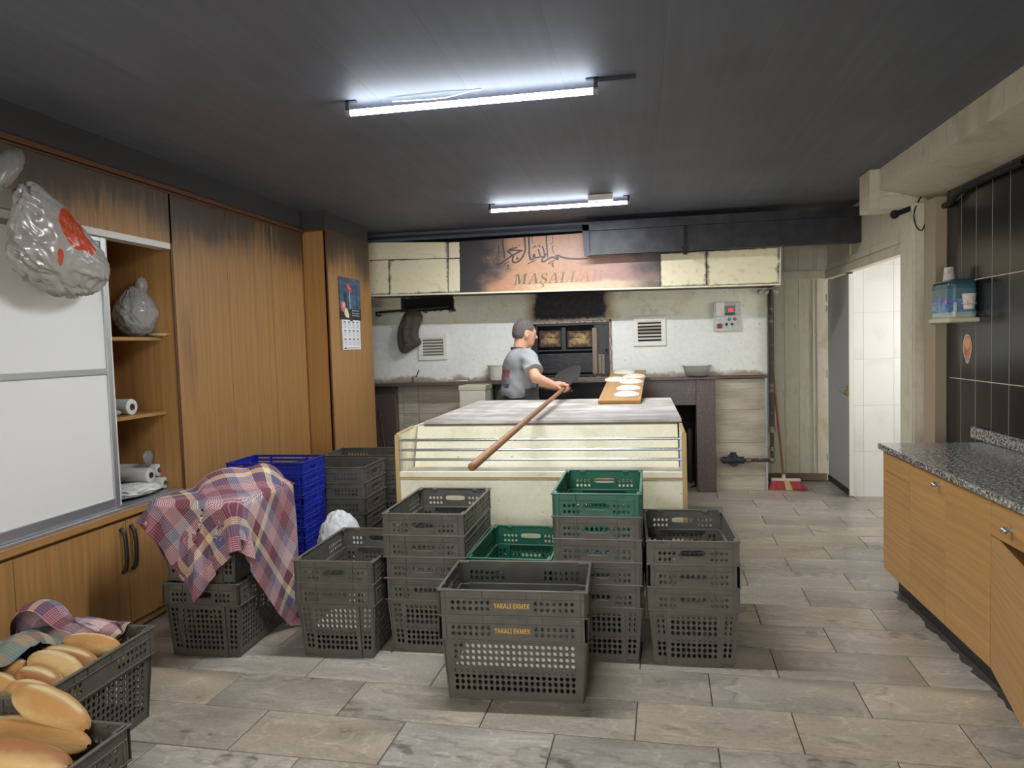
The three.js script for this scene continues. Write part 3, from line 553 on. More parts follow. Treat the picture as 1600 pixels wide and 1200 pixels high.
// ------------------------------------------------------------------ things on the oven front
function vent(px, label, torn) {
  const a = onZ(px[0], px[3], ZF), b = onZ(px[2], px[1], ZF), W = b.x - a.x, H = b.y - a.y;
  const t = thing('wall_vent', label, 'vent', [(a.x + b.x) / 2, a.y, ZF]);
  const f = 0.045;
  mesh('frame', merge([span(-W / 2, W / 2, 0, f, 0, 0.02, 0.004), span(-W / 2, W / 2, H - f, H, 0, 0.02, 0.004), span(-W / 2, -W / 2 + f, f, H - f, 0, 0.02, 0.004), span(W / 2 - f, W / 2, f, H - f, 0, 0.02, 0.004)]), M.whiteFrame, t);
  mesh('shaft', span(-W / 2 + f, W / 2 - f, f, H - f, 0.001, 0.003), torn ? M.black : std({ color: '#6f706c', roughness: 0.8 }), t);
  for (let i = 0; i < 6; i++) { const g = box(W - 2 * f, (H - 2 * f) / 12, 0.004).rotateX(0.5); mesh('slat', g.translate(0, f + (H - 2 * f) * (i + 0.98) / 6 - 0.006, 0.013), torn && i > 1 && i < 4 ? std({ color: '#a8a294', roughness: 0.7 }) : M.whiteFrame, t); }
}
vent([655, 521, 699, 563], 'white slatted wall vent beside the hanging sack', false);
vent([990, 493, 1040, 541], 'white framed wall vent with black gaps right of the oven door', true);
{
  const a = onZ(1115, 518, ZF), b = onZ(1157, 472, ZF), W = b.x - a.x, H = b.y - a.y;
  const t = thing('control_panel', 'grey oven control panel with red display and coloured buttons', 'control panel', [(a.x + b.x) / 2, a.y, ZF]);
  mesh('plate', rbox(W, H, 0.03, 0, H / 2, 0.012, 0.004), std({ map: tex(128, 128, (u, v) => { const k = 1 + 0.16 * fbm(u * 6, v * 6, 4, 4) - 0.2 * smooth(0.2, 0.4, fbm(u * 4 + 5, v * 4, 8, 4)); return [184 * k, 186 * k, 180 * k]; }), roughness: 0.4, metalness: 0.3 }), t);
  const at = (u, v) => [(u - 0.5) * W, (1 - v) * H, 0.03], U = (zx) => (zx - 420) / 700, V = (zy) => (zy - 220) / 800;
  const disp = mesh('display', rbox(0.38 * W, 0.33 * H, 0.012, ...at(U(838), V(448)), 0.003), std({ color: '#6f7f7d', roughness: 0.35 }), t);
  const rd = std({ color: '#7a1018', emissive: '#ff2a33', emissiveIntensity: 0.9 });
  mesh('red_digits', merge([0, 1, 2].map((i) => box(0.03 * W * 1.4, 0.1 * H, 0.004, at(U(815 + i * 45), V(435))[0], at(0, V(435 + (i % 2) * 6))[1], 0.037))), rd, disp);
  mesh('display_bar', box(0.36 * W, 0.08 * H, 0.004, at(U(838), 0)[0], at(0, V(545))[1], 0.036), std({ color: '#55605e' }), disp);
  mesh('paper_note', box(0.31 * W, 0.46 * H, 0.004, ...at(U(590), V(400))), std({ color: '#e9ebe6', roughness: 0.8 }), t);
  const btn = (n, zx, zy, r, col) => mesh(n, new THREE.CylinderGeometry(r * W, r * W * 1.1, 0.016, 16).rotateX(Math.PI / 2).translate(...at(U(zx), V(zy))), std({ color: col, roughness: 0.4 }), t);
  btn('blue_button', 820, 692, 0.06, '#2f7fa8'); btn('red_button', 962, 690, 0.065, '#b04a4a'); btn('black_button', 748, 832, 0.052, '#151515'); btn('black_button', 886, 832, 0.05, '#151515');
  mesh('main_switch', merge([rbox(0.19 * W, 0.16 * H, 0.016, ...at(U(568), V(872)), 0.004), rbox(0.05 * W, 0.12 * H, 0.02, at(U(568), 0)[0], at(0, V(872))[1], 0.045, 0.003)]), std({ color: '#8a3a34', roughness: 0.5 }), t);
}
{
  const a = onZ(592, 488, ZF + 0.1), b = onZ(700, 479, ZF + 0.1);
  const t = thing('iron_rod', 'thin dark iron rod in front of the square recess', 'rod'); mesh('rod', bar(a, b, 0.013), M.sootMetal, t);
  mesh('hook', tube([a, [a.x - 0.03, a.y, a.z], [a.x - 0.03, a.y - 0.03, a.z - 0.02], [a.x - 0.015, a.y - 0.03, ZF + 0.01]], 0.008, 16, 6), M.sootMetal, t);
  const k = thing('cloth_sack', 'dark brown cloth sack hanging from the iron rod', 'sack');
  const top = onZ(650, 486, ZF + 0.1), H = top.y - onZ(640, 552, ZF + 0.1).y, g = new THREE.SphereGeometry(1, 36, 30), p = g.attributes.position;
  const X = (px) => onZ(px, 520, ZF + 0.1).x;
  for (let i = 0; i < p.count; i++) {
    const y = p.getY(i), v = (1 - y) / 2, th = Math.atan2(p.getZ(i), p.getX(i)), rad = Math.hypot(p.getX(i), p.getZ(i));
    const l = mix(X(630), X(621), smooth(0.05, 0.6, v)) , r = mix(X(662), mix(X(652), X(640), smooth(0.75, 1, v)), smooth(0.1, 0.55, v)) + 0.03 * smooth(0.6, 0.78, v) * (1 - smooth(0.8, 0.95, v));
    const end = Math.sqrt(clamp(1 - Math.pow(Math.abs(2 * v - 1), 5))), cx = (l + r) / 2, hw = (r - l) / 2;
    const fold = 1 + 0.10 * Math.sin(th * 7 + v * 3) * (0.4 + v);
    p.setXYZ(i, cx + Math.cos(th) * hw * end * fold, top.y + 0.02 - v * (H + 0.02), ZF + 0.09 + Math.sin(th) * 0.06 * end * fold);
  }
  g.computeVertexNormals(); mesh('sack', g, std({ map: tex(128, 128, (u, v) => { const q = 1 + 0.3 * fbm(u * 8, v * 20, 3, 3); return [78 * q, 70 * q, 62 * q]; }), roughness: 0.9 }), k);
  const hd = thing('wall_board_offcut', 'small cream board left of the square recess', 'board'); const c0 = onZ(595, 486, ZF), c1 = onZ(627, 464, ZF);
  mesh('board', uvm(span(c0.x, c1.x - 0.004, c0.y, c1.y, ZF, ZF + 0.015, 0.003)), M.cream, hd);
}
{ // on the ledge
  const L = (x, y, z = ZF + 0.07) => { const p = onZ(x, y, z); return [p.x, LEDGE, z]; };
  const t = thing('plastic_tub', 'clear plastic tub with brown contents on the stone ledge', 'tub', L(1089, 584));
  const r0 = 0.105, r1 = 0.135;
  mesh('bowl', lathe([[0.001, 0.002], [r0 * 0.9, 0.002], [r0, 0.012], [r1, 0.1], [r1 + 0.012, 0.103], [r1 + 0.012, 0.109], [r1 - 0.003, 0.106], [r0 - 0.003, 0.014], [0.001, 0.005]], 36), phys({ color: '#d8d8d2', transmission: 0.75, roughness: 0.25, thickness: 0 }), t);
  mesh('contents', lathe([[0.001, 0.007], [r0 - 0.006, 0.012], [r0 + 0.006, 0.042], [0.001, 0.046]], 28), std({ color: '#8a6f58', roughness: 0.9 }), t);
  const w = thing('plastic_bucket', 'pale plastic bucket on the ledge behind the baker', 'bucket', L(778, 592));
  mesh('bucket', lathe([[0.001, 0.0], [0.075, 0.0], [0.085, 0.01], [0.1, 0.15], [0.108, 0.152], [0.108, 0.16], [0.096, 0.157], [0.08, 0.014], [0.001, 0.006]], 30), std({ color: '#c2c0b2', roughness: 0.45 }), w);
  const g = thing('glass_jar', 'tiny jar with a dark stick standing on the ledge', 'jar', L(648, 594));
  mesh('jar', lathe([[0.001, 0], [0.026, 0], [0.028, 0.05], [0.025, 0.055], [0.022, 0.052], [0.022, 0.006], [0.001, 0.005]], 20), std({ color: '#9a8c8c', roughness: 0.3 }), g);
  mesh('stick', bar([0, 0.02, 0], [0.05, 0.13, 0], 0.005), M.black, g);
  const s = thing('steel_bar', 'short bright steel bar lying on the ledge', 'bar', L(724, 593)); mesh('bar', rbox(0.12, 0.018, 0.03, 0, 0.009, 0.03, 0.003), M.steel, s);
  const pk = thing('dough_board', 'tilted wooden board carrying rounds of raw dough', 'board');
  const b0 = onY(934, 626, 1.03), b1 = onY(1001, 626, 1.03), t0 = onZ(957, 579, ZF + 0.14), t1 = onZ(1008, 578, ZF + 0.14);
  const A = new THREE.Vector3((b0.x + b1.x) / 2, 1.03, b0.z), B = new THREE.Vector3((t0.x + t1.x) / 2, t0.y, t0.z), len = A.distanceTo(B), Wd = (b1.x - b0.x);
  const zAx = A.clone().sub(B).normalize(), xAx = new THREE.Vector3(1, 0, 0), yAx = zAx.clone().cross(xAx).normalize(); xAx.copy(yAx.clone().cross(zAx));
  const mm = new THREE.Matrix4().makeBasis(xAx, yAx, zAx).setPosition(A.clone().add(B).multiplyScalar(0.5));
  pk.applyMatrix4(mm);
  const pine = std({ map: pineT, color: '#d9bfa2', roughness: 0.75 });
  mesh('plank', uvm(rbox(Wd, 0.026, len, 0, -0.013, 0, 0.006), { s: 1.2 }), pine, pk);
  mesh('front_edge', uvm(rbox(Wd * 0.99, 0.024, 0.008, 0, -0.013, len / 2 + 0.003, 0.003), { turn: true }), std({ map: pineT, color: '#d9b070', roughness: 0.7 }), pk);
  const dm = std({ map: tex(64, 64, (u, v) => { const k = 1 + 0.1 * fbm(u * 6, v * 6, 3, 3) - 0.3 * smooth(0.2, 0.4, fbm(u * 10, v * 10, 9, 3)); return [224 * k, 218 * k, 200 * k]; }), roughness: 0.85 });
  const spots = [[0.14, 0.36], [0.14, 0.17], [0.16, -0.04], [-0.24, -0.12], [0.2, -0.23], [-0.1, -0.4]];
  spots.forEach(([u, v], i) => {
    const g = new THREE.SphereGeometry(1, 28, 14), p = g.attributes.position;
    for (let k = 0; k < p.count; k++) { const x = p.getX(k), z = p.getZ(k), r = Math.hypot(x, z), y = p.getY(k); const dim = 0.35 * Math.pow(Math.abs(Math.sin(x * 7 + i) * Math.sin(z * 6)), 2) * smooth(1, 0.6, r); p.setXYZ(k, x * (0.105 + 0.008 * ns(z * 2, i)), Math.max(0, y) * 0.03 * (1 - dim), z * 0.088); }
    g.computeVertexNormals();
    const q = new THREE.Vector3(u * Wd * 1.05, 0.001, v * len).applyMatrix4(mm);
    const o = mesh('dough_round', g, dm); o.applyMatrix4(new THREE.Matrix4().makeBasis(xAx, yAx, zAx).setPosition(q)); tag(o, 'flat white round of raw dough resting on the tilted board', 'dough', 'rounds of dough on the board');
  });
}
// ------------------------------------------------------------------ pipes, broom, things in the far corners
{
  const z = ZF + 0.04, x = onZ(1205.5, 600, z).x, yj = onZ(1205, 671, z).y, yb = onZ(1205, 719, z).y, xv = onZ(1146, 719, z).x;
  const rust = std({ map: tex(64, 256, (u, v) => { const k = smooth(0.05, 0.3, fbm(u * 4, v * 18, 5, 4)); return [mix(52, 120, k), mix(46, 106, k), mix(42, 96, k)]; }), roughness: 0.55, metalness: 0.2 });
  const p = thing('gas_pipe', 'dark vertical pipe turning along the wall to a round valve', 'pipe');
  mesh('riser', uvm(bar([x, yj, z], [x, 1.93, z], 0.026, 16)), rust, p);
  mesh('lower_pipe', merge([bar([x, yb, z], [x, yj, z], 0.018, 14), bar([x, yb, z], [xv - 0.12, yb, z], 0.017, 14)]), rust, p);
  mesh('fitting', merge([bar([x, yj - 0.03, z], [x, yj + 0.03, z], 0.034, 12), bar([x, yb + 0.09, z], [x, yb + 0.13, z], 0.028, 8), new THREE.SphereGeometry(0.03, 12, 10).translate(x, yb, z), bar([x - 0.2, yb, z], [x - 0.24, yb, z], 0.026, 8)]), std({ color: '#7a6a5e', roughness: 0.4, metalness: 0.5 }), p);
  mesh('valve', merge([bar([xv, yb, z - 0.05], [xv, yb, z + 0.02], 0.06, 24), bar([xv - 0.1, yb, z], [xv + 0.1, yb, z], 0.034, 12), bar([xv, yb, z], [xv, yb + 0.075, z], 0.03, 12)]), M.sootMetal, p);
  mesh('frayed_wrap', merge([0, 1, 2, 3, 4, 5, 6].map((i) => new THREE.SphereGeometry(0.022, 8, 6).translate(x - 0.1 + i * 0.025, 1.915 + ns(i * 1.3, 2) * 0.02, z + ns(i, 5) * 0.02))), std({ color: '#b8b2a4', roughness: 0.95 }), p);

  const hb = onY(1228, 757, 0.05), b = thing('push_broom', 'red floor broom leaning against the pipe by the board wall', 'broom', [hb.x, 0, hb.z], -0.12);
  const red = std({ map: tex(64, 64, (u, v) => { const k = 1 + 0.4 * fbm(u * 40, v * 4, 3, 3); return [158 * k, 66 * k, 66 * k]; }), roughness: 0.9 });
  const head = mesh('bristles', uvm(prism([[-0.17, 0], [0.2, 0.012], [0.12, 0.085], [-0.13, 0.085]], 0.09).translate(0, 0, -0.045)), red, b);
  mesh('yellow_band', prism([[-0.03, 0.002], [0.03, 0.004], [0.0, 0.086], [-0.05, 0.086]], 0.094).translate(0.03, 0, -0.047), std({ color: '#b9a870', roughness: 0.9 }), head);
  mesh('head_block', rbox(0.27, 0.028, 0.06, 0, 0.096, 0, 0.01), std({ color: '#c9b5ac', roughness: 0.6 }), b);
  mesh('socket', cyl(0.02, 0.016, 0.05, 12, -0.02, 0.125, 0), std({ color: '#cfcac2', roughness: 0.5 }), b);
  const topW = onZ(1205.8, 560, ZF + 0.0).sub(b.position).applyAxisAngle(new THREE.Vector3(0, 1, 0), 0.12); 
  mesh('handle', uvm(bar([-0.02, 0.12, 0], topW, 0.012, 12)), std({ map: pineT, color: '#a98768', roughness: 0.6 }), b);
  // poles leaning in the left corner behind the crates
  const pl = (px0, px1, nm, lab, r) => { const a = onZ(px0[0], px0[1], ZF + 0.12), c = onZ(px1[0], px1[1], ZF + 0.35); const d = c.clone().sub(a); const e = a.clone().addScaledVector(d, -a.y / d.y); e.y = 0.005; const t = thing(nm, lab, 'pole'); mesh('pole', uvm(bar(e, a, r)), std({ map: oakL, color: '#7d6a58', roughness: 0.7 }), t); };
  pl([592, 641], [601, 700], 'wooden_pole', 'taller thin wooden pole leaning on the dark stone leg', 0.012); pl([588, 678], [592, 700], 'wooden_pole', 'shorter thin wooden pole leaning beside the wood panelling', 0.011);
  // sacks and the white crate left of the baker
  const wb = onZ(733, 598, ZF + 0.05), we = onZ(773, 640, ZF + 0.05), q = thing('white_box', 'plain white box standing below the ledge left of the baker', 'box', [(wb.x + we.x) / 2, 0, ZF + 0.33]);
  mesh('body', rbox(we.x - wb.x, wb.y - 0.015, 0.3, 0, (wb.y - 0.015) / 2, 0, 0.01), std({ color: '#c9c6b6', roughness: 0.6 }), q); mesh('lid', rbox(we.x - wb.x + 0.012, 0.05, 0.31, 0, wb.y - 0.03, 0, 0.008), std({ color: '#bab49c', roughness: 0.6 }), q);
  const sk = onZ(784, 612, ZF + 0.2), s = thing('apron_bundle', 'dark cloth bundle hanging from the ledge behind the baker', 'cloth', [sk.x + 0.05, 0.64, ZF + 0.2]);
  const g = new THREE.SphereGeometry(1, 28, 24), p2 = g.attributes.position; for (let i = 0; i < p2.count; i++) { const n = 1 + 0.35 * fbm(p2.getX(i) * 2, p2.getY(i) * 2, p2.getZ(i) * 2, 3); p2.setXYZ(i, p2.getX(i) * 0.11 * n, 0.22 + p2.getY(i) * 0.25 * n, p2.getZ(i) * 0.05 * n); } g.computeVertexNormals();
  mesh('cloth', g, std({ color: '#57524a', roughness: 0.95 }), s);
}
// ------------------------------------------------------------------ baker's table
const TH = 1.0;
{
  const f0 = onY(666, 657, TH), f1 = onY(1066, 655.5, TH), r0 = onY(739, 626, TH), zf = (f0.z + f1.z) / 2, zb = r0.z, x0 = f0.x, x1 = f1.x;
  const t = thing('bakers_table', 'cream bakers worktable with floury top and railed bin along its front', 'table');
  const floury = std({ map: tex(512, 512, (u, v) => { const n = fbm(u * 3, v * 6, 4, 5), s = fbm(u * 14, v * 4, 9, 3), k = smooth(-0.3, 0.3, n + s * 0.25); return [mix(158, 206, k), mix(150, 200, k), mix(142, 192, k)]; }), roughness: 0.6 });
  mesh('tabletop', uvm(span(x0, x1, TH - 0.022, TH, zb, zf, 0.005), { s: 0.7 }), floury, t);
  mesh('top_edge', uvm(span(x0, x1, TH - 0.03, TH - 0.022, zf - 0.05, zf + 0.004, 0.002)), std({ color: '#5a4c40', roughness: 0.7 }), t);
  const zc = -4.2, c0 = onZ(617, 680, zc), c1 = onZ(1072, 683, zc), yl = onZ(840, 737, zc).y, X0 = c0.x, X1 = c1.x, yt = c0.y;
  // sides: slanted panels down to the floor
  const sidePts = [[zc, 0], [zc, yt], [zf + 0.06, TH - 0.03], [zb + 0.05, TH - 0.03], [zb + 0.05, 0]];
  const side = (x) => uvm(prism(sidePts.map(([z, y]) => [z, y]), 0.02).rotateY(-Math.PI / 2).translate(x + 0.02, 0, 0));
  const woodEdge = std({ color: '#b79a68', roughness: 0.7 });
  mesh('side_panel', side(X0), M.cream, t); mesh('side_panel', side(X1 - 0.02), M.cream, t);
  for (const x of [X0, X1 - 0.022]) mesh('edge_band', uvm(merge([span(x - 0.002, x + 0.024, 0, yt, zc - 0.001, zc + 0.004), bar([x + 0.011, yt, zc], [x + 0.011, TH - 0.03, zf + 0.06], 0.012, 4)])), woodEdge, t);
  // bin: slanted back, floor, front board, rails
  const yBin = yl - 0.02;
  mesh('bin_back', uvm(prism([[zf - 0.02, TH - 0.03], [zf - 0.005, TH - 0.03], [zf + 0.10, yBin], [zf + 0.085, yBin]], X1 - X0 - 0.06).rotateY(-Math.PI / 2).translate(X1 - 0.03, 0, 0)), M.cream, t);
  mesh('bin_floor', uvm(span(X0 + 0.02, X1 - 0.02, yBin - 0.02, yBin, zf - 0.05, zc), { s: 0.7 }), floury, t);
  mesh('front_lip', uvm(span(X0 + 0.02, X1 - 0.02, yl - 0.035, yl, zc - 0.02, zc + 0.004, 0.003)), M.cream, t);
  mesh('lip_edge', uvm(span(X0 + 0.02, X1 - 0.02, yl - 0.045, yl - 0.035, zc - 0.02, zc + 0.002)), woodEdge, t);
  mesh('front_panel', uvm(span(X0 + 0.02, X1 - 0.02, 0, yl - 0.045, zc - 0.02, zc - 0.004)), M.cream, t);
  for (const y of [687, 703, 718.5]) { const Y = onZ(840, y, zc).y; mesh('rail', bar([X0 + 0.02, Y, zc - 0.012], [X1 - 0.02, Y, zc - 0.012], 0.0085, 12), M.steel, t); }
  for (const x of [X0 + 0.03, X1 - 0.03]) mesh('rail_bracket', span(x - 0.008, x + 0.008, yl, yt - 0.01, zc - 0.02, zc - 0.005, 0.003), M.alu, t);
  mesh('under_frame', span(X0 + 0.02, X1 - 0.02, 0.05, 0.5, zb + 0.06, zf), M.woodIn, t);
  mesh('back_panel', uvm(span(X0 + 0.02, X1 - 0.02, 0, TH - 0.03, zb + 0.05, zb + 0.07)), M.cream, t);
}
// long peel, held by the baker, its pole lying across the table
const peelA = onY(738, 729, TH + 0.018), peelH = onZ(881, 607, -6.2);
{
  const dir = peelH.clone().sub(peelA).normalize(), tip = peelH.clone().addScaledVector(dir, 0.12);
  const t = thing('oven_peel', 'long wooden oven peel with dark blade lying across the table', 'peel');
  mesh('pole', uvm(bar(peelA, tip, 0.0175, 14, 0.015), { s: 1.5 }), std({ map: pineT, color: '#b58f72', roughness: 0.6 }), t);
  mesh('pole_end', new THREE.SphereGeometry(0.0176, 14, 8).translate(...peelA.toArray()), std({ map: pineT, color: '#b58f72', roughness: 0.6 }), t);
  const o = []; for (let i = 0; i <= 24; i++) { const a = Math.PI * i / 24; o.push([0.13 * Math.cos(a), 0.34 + 0.1 * Math.sin(a)]); }
  const pts = [[0.03, 0], [0.06, 0.05], [0.13, 0.14], ...o, [-0.13, 0.14], [-0.06, 0.05], [-0.03, 0]];
  const blade = prism(pts, 0.014).translate(0, 0, -0.007).rotateX(-Math.PI / 2);
  const X = new THREE.Vector3(0, 1, 0).cross(dir.clone().negate()).normalize(), Z = dir.clone().negate(), Y = Z.clone().cross(X);
  blade.applyMatrix4(new THREE.Matrix4().makeBasis(X, Y, Z).multiply(new THREE.Matrix4().makeRotationX(0.34)).multiply(new THREE.Matrix4().makeRotationZ(0.35)).setPosition(tip.clone().addScaledVector(dir, -0.06)));
  mesh('blade', uvm(blade), std({ color: '#37332f', roughness: 0.7 }), t);
}
// ------------------------------------------------------------------ counter on the right
{
  const XF = 1.385, yTop = 0.848, yDoor = 0.105, zEnd = onX(1380, 700, XF).z, zNear = -1.0;
  const zj = [zEnd, onX(1422, 800, XF).z, onX(1477, 850, XF).z, onX(1548, 836, XF).z];
  const w = thing('granite_worktop', 'speckled grey granite worktop on the oak cabinets', 'worktop');
  mesh('slab', uvm(span(XF - 0.028, XR - 0.004, yTop - 0.034, yTop, zEnd - 0.012, zNear, 0.006), { s: 0.8 }), M.graniteTop, w);
  mesh('joint', span(XF - 0.029, XR - 0.004, yTop - 0.033, yTop + 0.0004, zj[1] - 0.001, zj[1] + 0.001), M.dark, w);
  mesh('upstand', uvm(span(XR - 0.03, XR - 0.004, yTop, yTop + 0.07, -4.72, zNear, 0.008), { s: 0.8 }), M.graniteTop, w);
  const yU = yTop - 0.045;
  const unit = (z0, z1, label) => {
    const t = thing('base_cabinet', label, 'cabinet');
    mesh('carcass', merge([span(XF + 0.02, XR - 0.02, yDoor, yU, z0 + 0.002, z0 + 0.018), span(XF + 0.02, XR - 0.02, yDoor, yU, z1 - 0.018, z1 - 0.002), span(XF + 0.02, XR - 0.02, yDoor, yDoor + 0.018, z0 + 0.018, z1 - 0.018), span(XR - 0.04, XR - 0.02, yDoor, yU, z0 + 0.018, z1 - 0.018)]), M.woodIn, t);
    return t;
  };
  const front = (n, t, y0, y1, z0, z1, du) => mesh(n, uvm(span(XF, XF + 0.018, y0 + 0.0015, y1 - 0.0015, z0 + 0.0015, z1 - 0.0015, 0.002), { s: 0.9, turn: true, du }), M.woodR, t);
  const knob = (y, z, parent) => { const k = mesh('knob', merge([bar([XF - 0.018, y, z], [XF, y, z], 0.006, 10), new THREE.SphereGeometry(0.014, 14, 10).translate(XF - 0.026, y, z), bar([XF - 0.003, y, z], [XF, y, z], 0.013, 14)]), M.steel, parent); k.userData.label = 'small chrome knob'; };
  const u1 = unit(zj[0], zj[1], 'end oak cabinet with a small top drawer beside the doorway');
  const yd = onX(1400, 745, XF).y; front('drawer', u1, yd, yU, zj[0], zj[1], 0.1); front('cabinet_door', u1, yDoor, yd, zj[0], zj[1], 0.4);
  mesh('end_panel', uvm(span(XF + 0.018, XR - 0.02, yDoor, yU, zj[0] - 0.008, zj[0]), { s: 0.9 }), M.woodR, u1);
  const u2 = unit(zj[1], zj[2], 'oak cabinet with one tall door and chrome knob under granite'); const d2 = front('cabinet_door', u2, yDoor, yU, zj[1], zj[2], 0.7);
  const kp = onX(1468, 757, XF); knob(kp.y, kp.z, d2);
  const u3 = unit(zj[2], zj[3], 'oak cabinet with a plain closed front beside the open door'); front('cabinet_door', u3, yDoor, yU, zj[2], zj[3], 1.1);
  const u4 = unit(zj[3], zj[3] + 0.62, 'oak cabinet with a drawer above its open door'), y4 = onX(1548, 836, XF).y;
  const d4 = front('drawer', u4, y4, yU, zj[3], zj[3] + 0.62, 1.1); const k4 = onX(1581, 829, XF); knob(k4.y, k4.z, d4);
  const hd = new THREE.Group(); hd.name = 'open_door'; hd.position.set(XF + 0.0, 0, zj[3] + 0.004); u4.add(hd);
  // door hinged at its far edge and swung out into the room
  const dm = mesh('door_leaf', uvm(rbox(0.018, y4 - yDoor - 0.003, 0.5, 0.009, (y4 + yDoor) / 2, 0.25, 0.002), { s: 0.9, turn: true, du: 0.3 }), M.woodR, hd); hd.rotation.y = -0.215; 
  const u5 = unit(zj[3] + 0.62, zNear, 'oak cabinet at the near end of the counter'); front('cabinet_door', u5, yDoor, yU, zj[3] + 0.62, zNear, 0.5);
  const k = room('baseboard_right', 'dark recessed plinth below the oak cabinets');
  mesh('plinth', span(XF + 0.055, XF + 0.075, 0, yDoor, zEnd + 0.09, zNear), M.blackPlastic, k);
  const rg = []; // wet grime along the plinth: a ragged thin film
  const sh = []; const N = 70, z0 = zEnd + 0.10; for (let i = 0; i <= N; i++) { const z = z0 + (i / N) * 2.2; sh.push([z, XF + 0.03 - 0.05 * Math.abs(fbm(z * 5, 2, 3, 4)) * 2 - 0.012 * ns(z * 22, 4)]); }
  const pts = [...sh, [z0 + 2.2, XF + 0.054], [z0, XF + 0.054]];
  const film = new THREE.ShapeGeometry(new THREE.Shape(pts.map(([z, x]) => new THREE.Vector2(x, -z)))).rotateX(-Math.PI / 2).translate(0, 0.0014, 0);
  mesh('grime', uvm(film, { s: 2 }), std({ map: tex(128, 128, (u, v) => { const q = 1 + 0.4 * fbm(u * 9, v * 9, 4, 4); return [78 * q, 72 * q, 64 * q]; }), roughness: 0.35 }), k);
}
